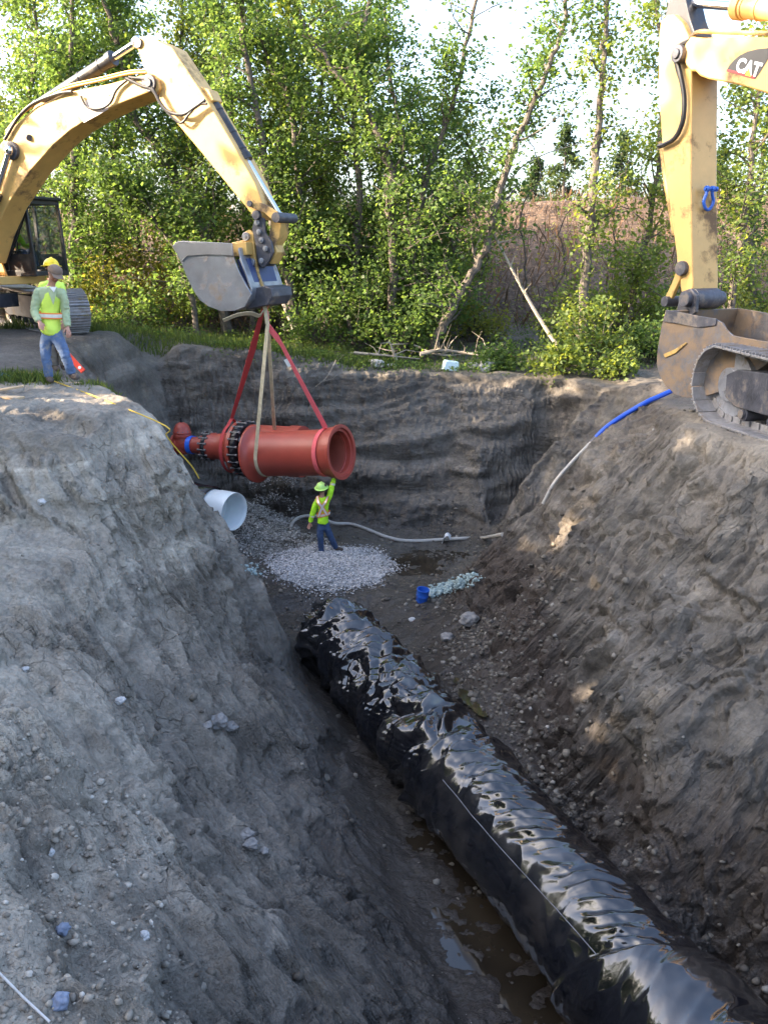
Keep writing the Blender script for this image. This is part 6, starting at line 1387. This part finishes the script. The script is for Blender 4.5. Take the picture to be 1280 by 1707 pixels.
# single larger lumps and stones
def lump(label, px_, py_, r_, mat, seed, name='clay_lump', cat='clay lump', grp=None, sink=.3, sc=(1, 1, .7)):
    c_, nn = hit(px_, py_)
    if c_ is None: return
    bm = bmesh.new(); bmesh.ops.create_icosphere(bm, subdivisions=4, radius=1.0)
    for v in bm.verts:
        n_ = mnoise.fractal(v.co*1.1 + Vector((seed*7, 0, 0)), 1.0, 2.0, 4); n2_ = mnoise.noise(v.co*2.3 + Vector((0, seed*5, 0))); v.co = v.co*(1 + .30*n_ + .18*round(n2_*3)/3); v.co = Vector((v.co.x*sc[0], v.co.y*sc[1], v.co.z*sc[2]))*r_
    me = bpy.data.meshes.new(name); bm.to_mesh(me); bm.free()
    for pl in me.polygons: pl.use_smooth = True
    at_ = me.attributes.new('tone', 'FLOAT', 'POINT'); at_.data.foreach_set('value', np.full(len(me.vertices), .5, np.float32))
    o = link_mesh(name, me, mat); o.location = c_ + Vector((0, 0, r_*(.5-sink))); o.rotation_euler = (0, 0, seed); return tag(o, label, cat, grp)
stone_c = stone_mat('pale_stone', [(0, (.42, .41, .40)), (1, (.42, .41, .40))]); stone_b = stone_mat('blue_grey_stone', [(0, (.17, .20, .27)), (1, (.17, .20, .27))]); conc = stone_mat('broken_concrete', [(0, (.34, .33, .31)), (1, (.34, .33, .31))]); clayc = stone_mat('grey_clay', [(0, (.20, .19, .18)), (1, (.20, .19, .18))])
GL = 'clay lumps caught on the left slope'
for k, a in enumerate([('largest grey clay lump caught on the left slope', 365, 1205, .11, clayc), ('flat clay lump right of the largest one on the left slope', 384, 1214, .08, clayc), ('small clay lump below the largest one on the left slope', 345, 1212, .06, clayc), ('brownish clay lump beside the wet streak low on the left slope', 418, 1410, .07, clayc), ('pale clay lump above the wet streak low on the left slope', 412, 1392, .065, clayc), ('small clay lump right of the wet streak', 440, 1420, .045, clayc)]): lump(*a, k+1, grp=GL)
lump('round blue-grey stone in the rubble at bottom left', 99, 1674, .052, stone_b, 21, 'stone', 'stone'); lump('dark blue stone above the bottom-left corner rubble', 104, 1551, .045, stone_b, 22, 'stone', 'stone')
lump('pale stone on the left slope rubble', 82, 1423, .035, stone_c, 23, 'stone', 'stone'); lump('white pebble on the left slope below the bank', 42, 1117, .035, stone_c, 24, 'stone', 'stone'); lump('tan pebble stuck in the far left slope', 70, 838, .05, stone_c, 25, 'stone', 'stone'); lump('pale pink stone in the rubble at lower left', 240, 1562, .04, stone_c, 26, 'stone', 'stone')
lump('whitish lump of clay halfway down the left slope', 200, 1170, .05, stone_c, 27); lump('brown boulder in the loose heap right of the black pipe', 782, 1035, .17, clayc, 28, 'boulder', 'boulder'); lump('clay block lying in the loose heap beyond the black pipe', 745, 1065, .12, clayc, 29); lump('small pale stone near the far end of the black pipe', 686, 1034, .06, stone_c, 30, 'stone', 'stone')
for k, (px_, py_, r_, lb) in enumerate([(628, 598, .22, 'broken concrete slab on the far rim left of the white block'), (656, 606, .15, 'small concrete piece beside the slab on the far rim'), (812, 592, .30, 'big concrete chunk on the far rim right of the white block'), (790, 600, .16, 'concrete chunk touching the big one on the far rim')]):
    c_ = PY(px_, py_, 23.1); g_, _ = drop(c_.x, c_.y); o = lump(lb, 700, 900, r_, conc, 40+k, 'concrete_chunk', 'concrete', 'broken concrete on the far rim', sc=(1.2, .8, .6)); o.location = g_ + Vector((0, 0, r_*.3))
c_ = PY(751, 604, 22.9); g_, _ = drop(c_.x, c_.y); mb = MB(); mb.box(g_ + Vector((0, 0, .13)), (.42, .25, .26), Matrix.Rotation(R(12), 3, 'Z') @ Matrix.Rotation(R(8), 3, 'Y'), .9); o = mb.build('foam_block', simple('pale_foam', (.62, .75, .78), .7, 0, .12, 5, .4), None, .03); tag(o, 'white and pale blue block lying on the far rim among branches', 'block')
# hose lying over the pit floor
def on_ground(pxs, lift, ymin=None):
    out_ = []
    for a, b_ in pxs:
        p_, n_ = hit(a, b_); out_.append(p_ + Vector((0, 0, lift)))
    return out_
M['hose'] = simple('grey_hose', (.36, .34, .31), .6, 0, .18, 6, .2, dirt=(.14, .12, .10), dirt_amt=.35, dscale=4)
M['hose_blue'] = simple('blue_layflat_hose', (.015, .08, .50), .4, 0, .1, 6, .1)
h1 = [PY(484, 880, 20.3), PY(490, 868, 20.4), PY(505, 861, 20.5), PY(530, 861, 20.5), PY(556, 872, 20.4)] + on_ground([(585, 876), (610, 884), (640, 896), (668, 903), (700, 904), (735, 902), (770, 900), (805, 899), (838, 894)], .035)
mb = MB(); mb.tube(bez(h1, 6), .042, 12); o = mb.build('hose', M['hose'], None); tag(o, 'long grey hose winding across the pit floor behind the worker', 'hose')
mb = MB(); pw = hit(744, 905)[0]; mb.strap(bez([pw + Vector((-.09, 0, .02)), pw + Vector((-.05, -.02, .16)), pw + Vector((.03, 0, .20)), pw + Vector((.10, .03, .12))], 5), (.3, 1, .2), .16, .01); o = mb.build('rag', simple('white_cloth', (.6, .6, .6), .8, 0, .15, 12), None); tag(o, 'crumpled white rag wrapped at the grey hose', 'rag')
e1 = PY(1130, 640, 15.7); sm_ = PY(988, 735, 15.35)
root = empty('discharge_hose', sm_, 'hose with blue upper length and grey lower length running up the right spur', 'hose')
mb = MB(); mb.tube(bez([PY(988, 735, 15.3), PY(1010, 713, 15.35), PY(1040, 692, 15.4), PY(1078, 670, 15.4), PY(1098, 661, 15.5), PY(1118, 652, 15.6)], 6), .045, 12); mb.build('blue_hose', M['hose_blue'], root)
mb = MB(); mb.tube(bez([PY(990, 733, 15.3), PY(965, 758, 15.25), PY(940, 785, 15.2), PY(922, 808, 15.2), PY(905, 840, 15.2)], 6), .034, 12); mb.build('grey_hose', M['hose'], root)
mb = MB(); mb.cyl(PY(986, 738, 15.3), PY(994, 729, 15.3), .052, n=14); mb.build('hose_coupling', M['dsteel'], root)
# blue pail
pb, _ = hit(702, 1001); ax = Vector((.14, -.10, 1)).normalized(); rt = empty('pail', pb, 'small blue pail with a wire handle standing by the pale heap in the pit', 'pail')
mb = MB(); mb.lathe([(0, 0), (0, .105), (.02, .112), (.13, .118), (.14, .123), (.15, .118), (.26, .124), (.27, .130), (.285, .128), (.285, .115), (.03, .10), (.03, 0)], pb - Vector((0, 0, .03)), ax, 36); mb.build('pail_body', M['blue_paint'], rt)
mb = MB(); e_ = ax.orthogonal().normalized(); c_ = pb + ax*.19; e_ = Vector((1, 0, -.14)).normalized(); f_ = ax.cross(e_).normalized()*(1); f_ = -f_ if f_.y > 0 else f_; mb.tube([c_ + e_*math.cos(a)*.130 + (f_*.8 - ax*.6)*math.sin(a)*.13 for a in [math.pi*k/16 for k in range(17)]], .004, 6); mb.build('handle', M['chrome'], rt)
c0, _ = hit(740, 982); pts = []
for k in range(900):
    t = rs.uniform(); q_, _ = hit(718 + 75*t + rs.normal()*6, 990 - 26*t + rs.normal()*4)
    if q_ is not None: pts.append(list(q_ + Vector((0, 0, rs.uniform(0, .05)))))
tg = stone_mat('pale_turquoise_grout', [(0, (.20, .26, .26)), (1, (.33, .41, .40))]); stones('spilled_grout', pts, (.015, .06), tg, 15)
c0, _ = hit(425, 945); pts = []
for k in range(40):
    q_, _ = hit(424 + rs.normal()*7, 946 + rs.normal()*6)
    if q_ is not None: pts.append(list(q_))
stones('spilled_grout', pts, (.02, .07), tg, 16)
# left bank: yellow line, boards, bottle, red level
M['rope'] = simple('yellow_cord', (.62, .42, .05), .7, 0, .15, 20); M['wood'] = simple('pale_board', (.45, .32, .19), .8, 0, .25, 9, .4); M['red_tool'] = simple('red_tool', (.72, .06, .03), .4, 0, .08, 6)
rp = [hit(a, b_) for a, b_ in ((-20, 626), (20, 624), (60, 626), (120, 634), (160, 640), (186, 642), (205, 650), (222, 662), (236, 672))]
rp = [p_ + Vector((0, 0, .012)) for p_, n_ in rp if p_ is not None and p_.y < 15]
for a, b_, Y in ((262, 705, 11.05), (280, 730, 11.15), (300, 755, 11.35), (322, 780, 11.5), (334, 800, 11.6)):
    q_ = PY(a-3, b_, Y); rp.append(q_ + Vector((.02, -.06, .04)))
mb = MB(); mb.tube(bez(rp, 6), .009, 6); o = mb.build('cord', M['rope'], None); tag(o, 'yellow cord lying on the left bank and trailing down its edge', 'cord')
def board(label, px_, py_, size, rz, name='board', mat='wood', ry=0, lift=.02):
    c_, _ = drop(PZ(px_, py_, -1.9).x, PZ(px_, py_, -1.9).y); mb = MB(); rot = Matrix.Rotation(R(rz), 3, 'Z') @ Matrix.Rotation(R(ry), 3, 'Y'); mb.box(c_ + Vector((0, 0, lift)), size, rot); o = mb.build(name, M[mat], None, .004); return tag(o, label, name, 'boards on the left bank')
board('pale wooden board lying at the left edge of the bank', 8, 663, (.55, .16, .03), -20); board('upper board leaning on another at the left edge', 10, 652, (.5, .14, .025), 15, ry=-8, lift=.07); board('dusty board under the feet of the man in the cap', 103, 632, (.6, .12, .03), 8)
c_, _ = drop(PZ(6, 632, -1.9).x, PZ(6, 632, -1.9).y); rt = empty('water_bottle', c_, 'blue-capped plastic bottle lying at the left edge of the bank', 'bottle')
mb = MB(); a_ = Vector((.9, -.3, 0)).normalized(); mb.lathe([(-.16, 0), (-.155, .04), (.0, .042), (.05, .038), (.08, .018), (.09, 0)], c_ + Vector((0, 0, .05)), a_, 20); mb.build('bottle_body', simple('blue_plastic', (.20, .38, .62), .25), rt); mb = MB(); mb.lathe([(.085, 0), (.085, .024), (.12, .024), (.12, 0)], c_ + Vector((0, 0, .05)), a_, 16); mb.build('bottle_cap', M['blue_paint'], rt)
rt = empty('spirit_level', PZ(140, 622, -1.95), 'long red spirit level leaning behind the legs of the man in the cap', 'level')
lo_ = PY(139, 619, 13.75); up_ = PY(92, 568, 13.95); dd = (up_-lo_).normalized(); sd_ = Vector((.35, -.9, 0)); sd_ = (sd_ - dd*sd_.dot(dd)).normalized(); rot = Matrix((dd, dd.cross(sd_), sd_)).transposed()
mb = MB(); mb.box((lo_+up_)/2, ((up_-lo_).length, .085, .03), rot); mb.build('level_body', M['red_tool'], rt, .006)
for t in (.12, .5, .86):
    mb = MB(); c_ = lo_.lerp(up_, t); mb.cyl(c_ + sd_*.012, c_ + sd_*.019, .026, n=16); mb.build('vial', M['white_paint'], rt)
# measuring rod at the lower left
q1, q2, q3 = hit(-30, 1600)[0], hit(40, 1670)[0], hit(84, 1712)[0]
mb = MB(); mb.tube([q1 + Vector((0, 0, .03)), q2 + Vector((0, 0, .025)), q3 + Vector((0, 0, .03))], .007, 8); o = mb.build('cable', simple('pale_cable', (.50, .48, .46), .5, 0, .2, 15), None); tag(o, 'pale grey cable crossing the bottom-left corner of the photo', 'cable')
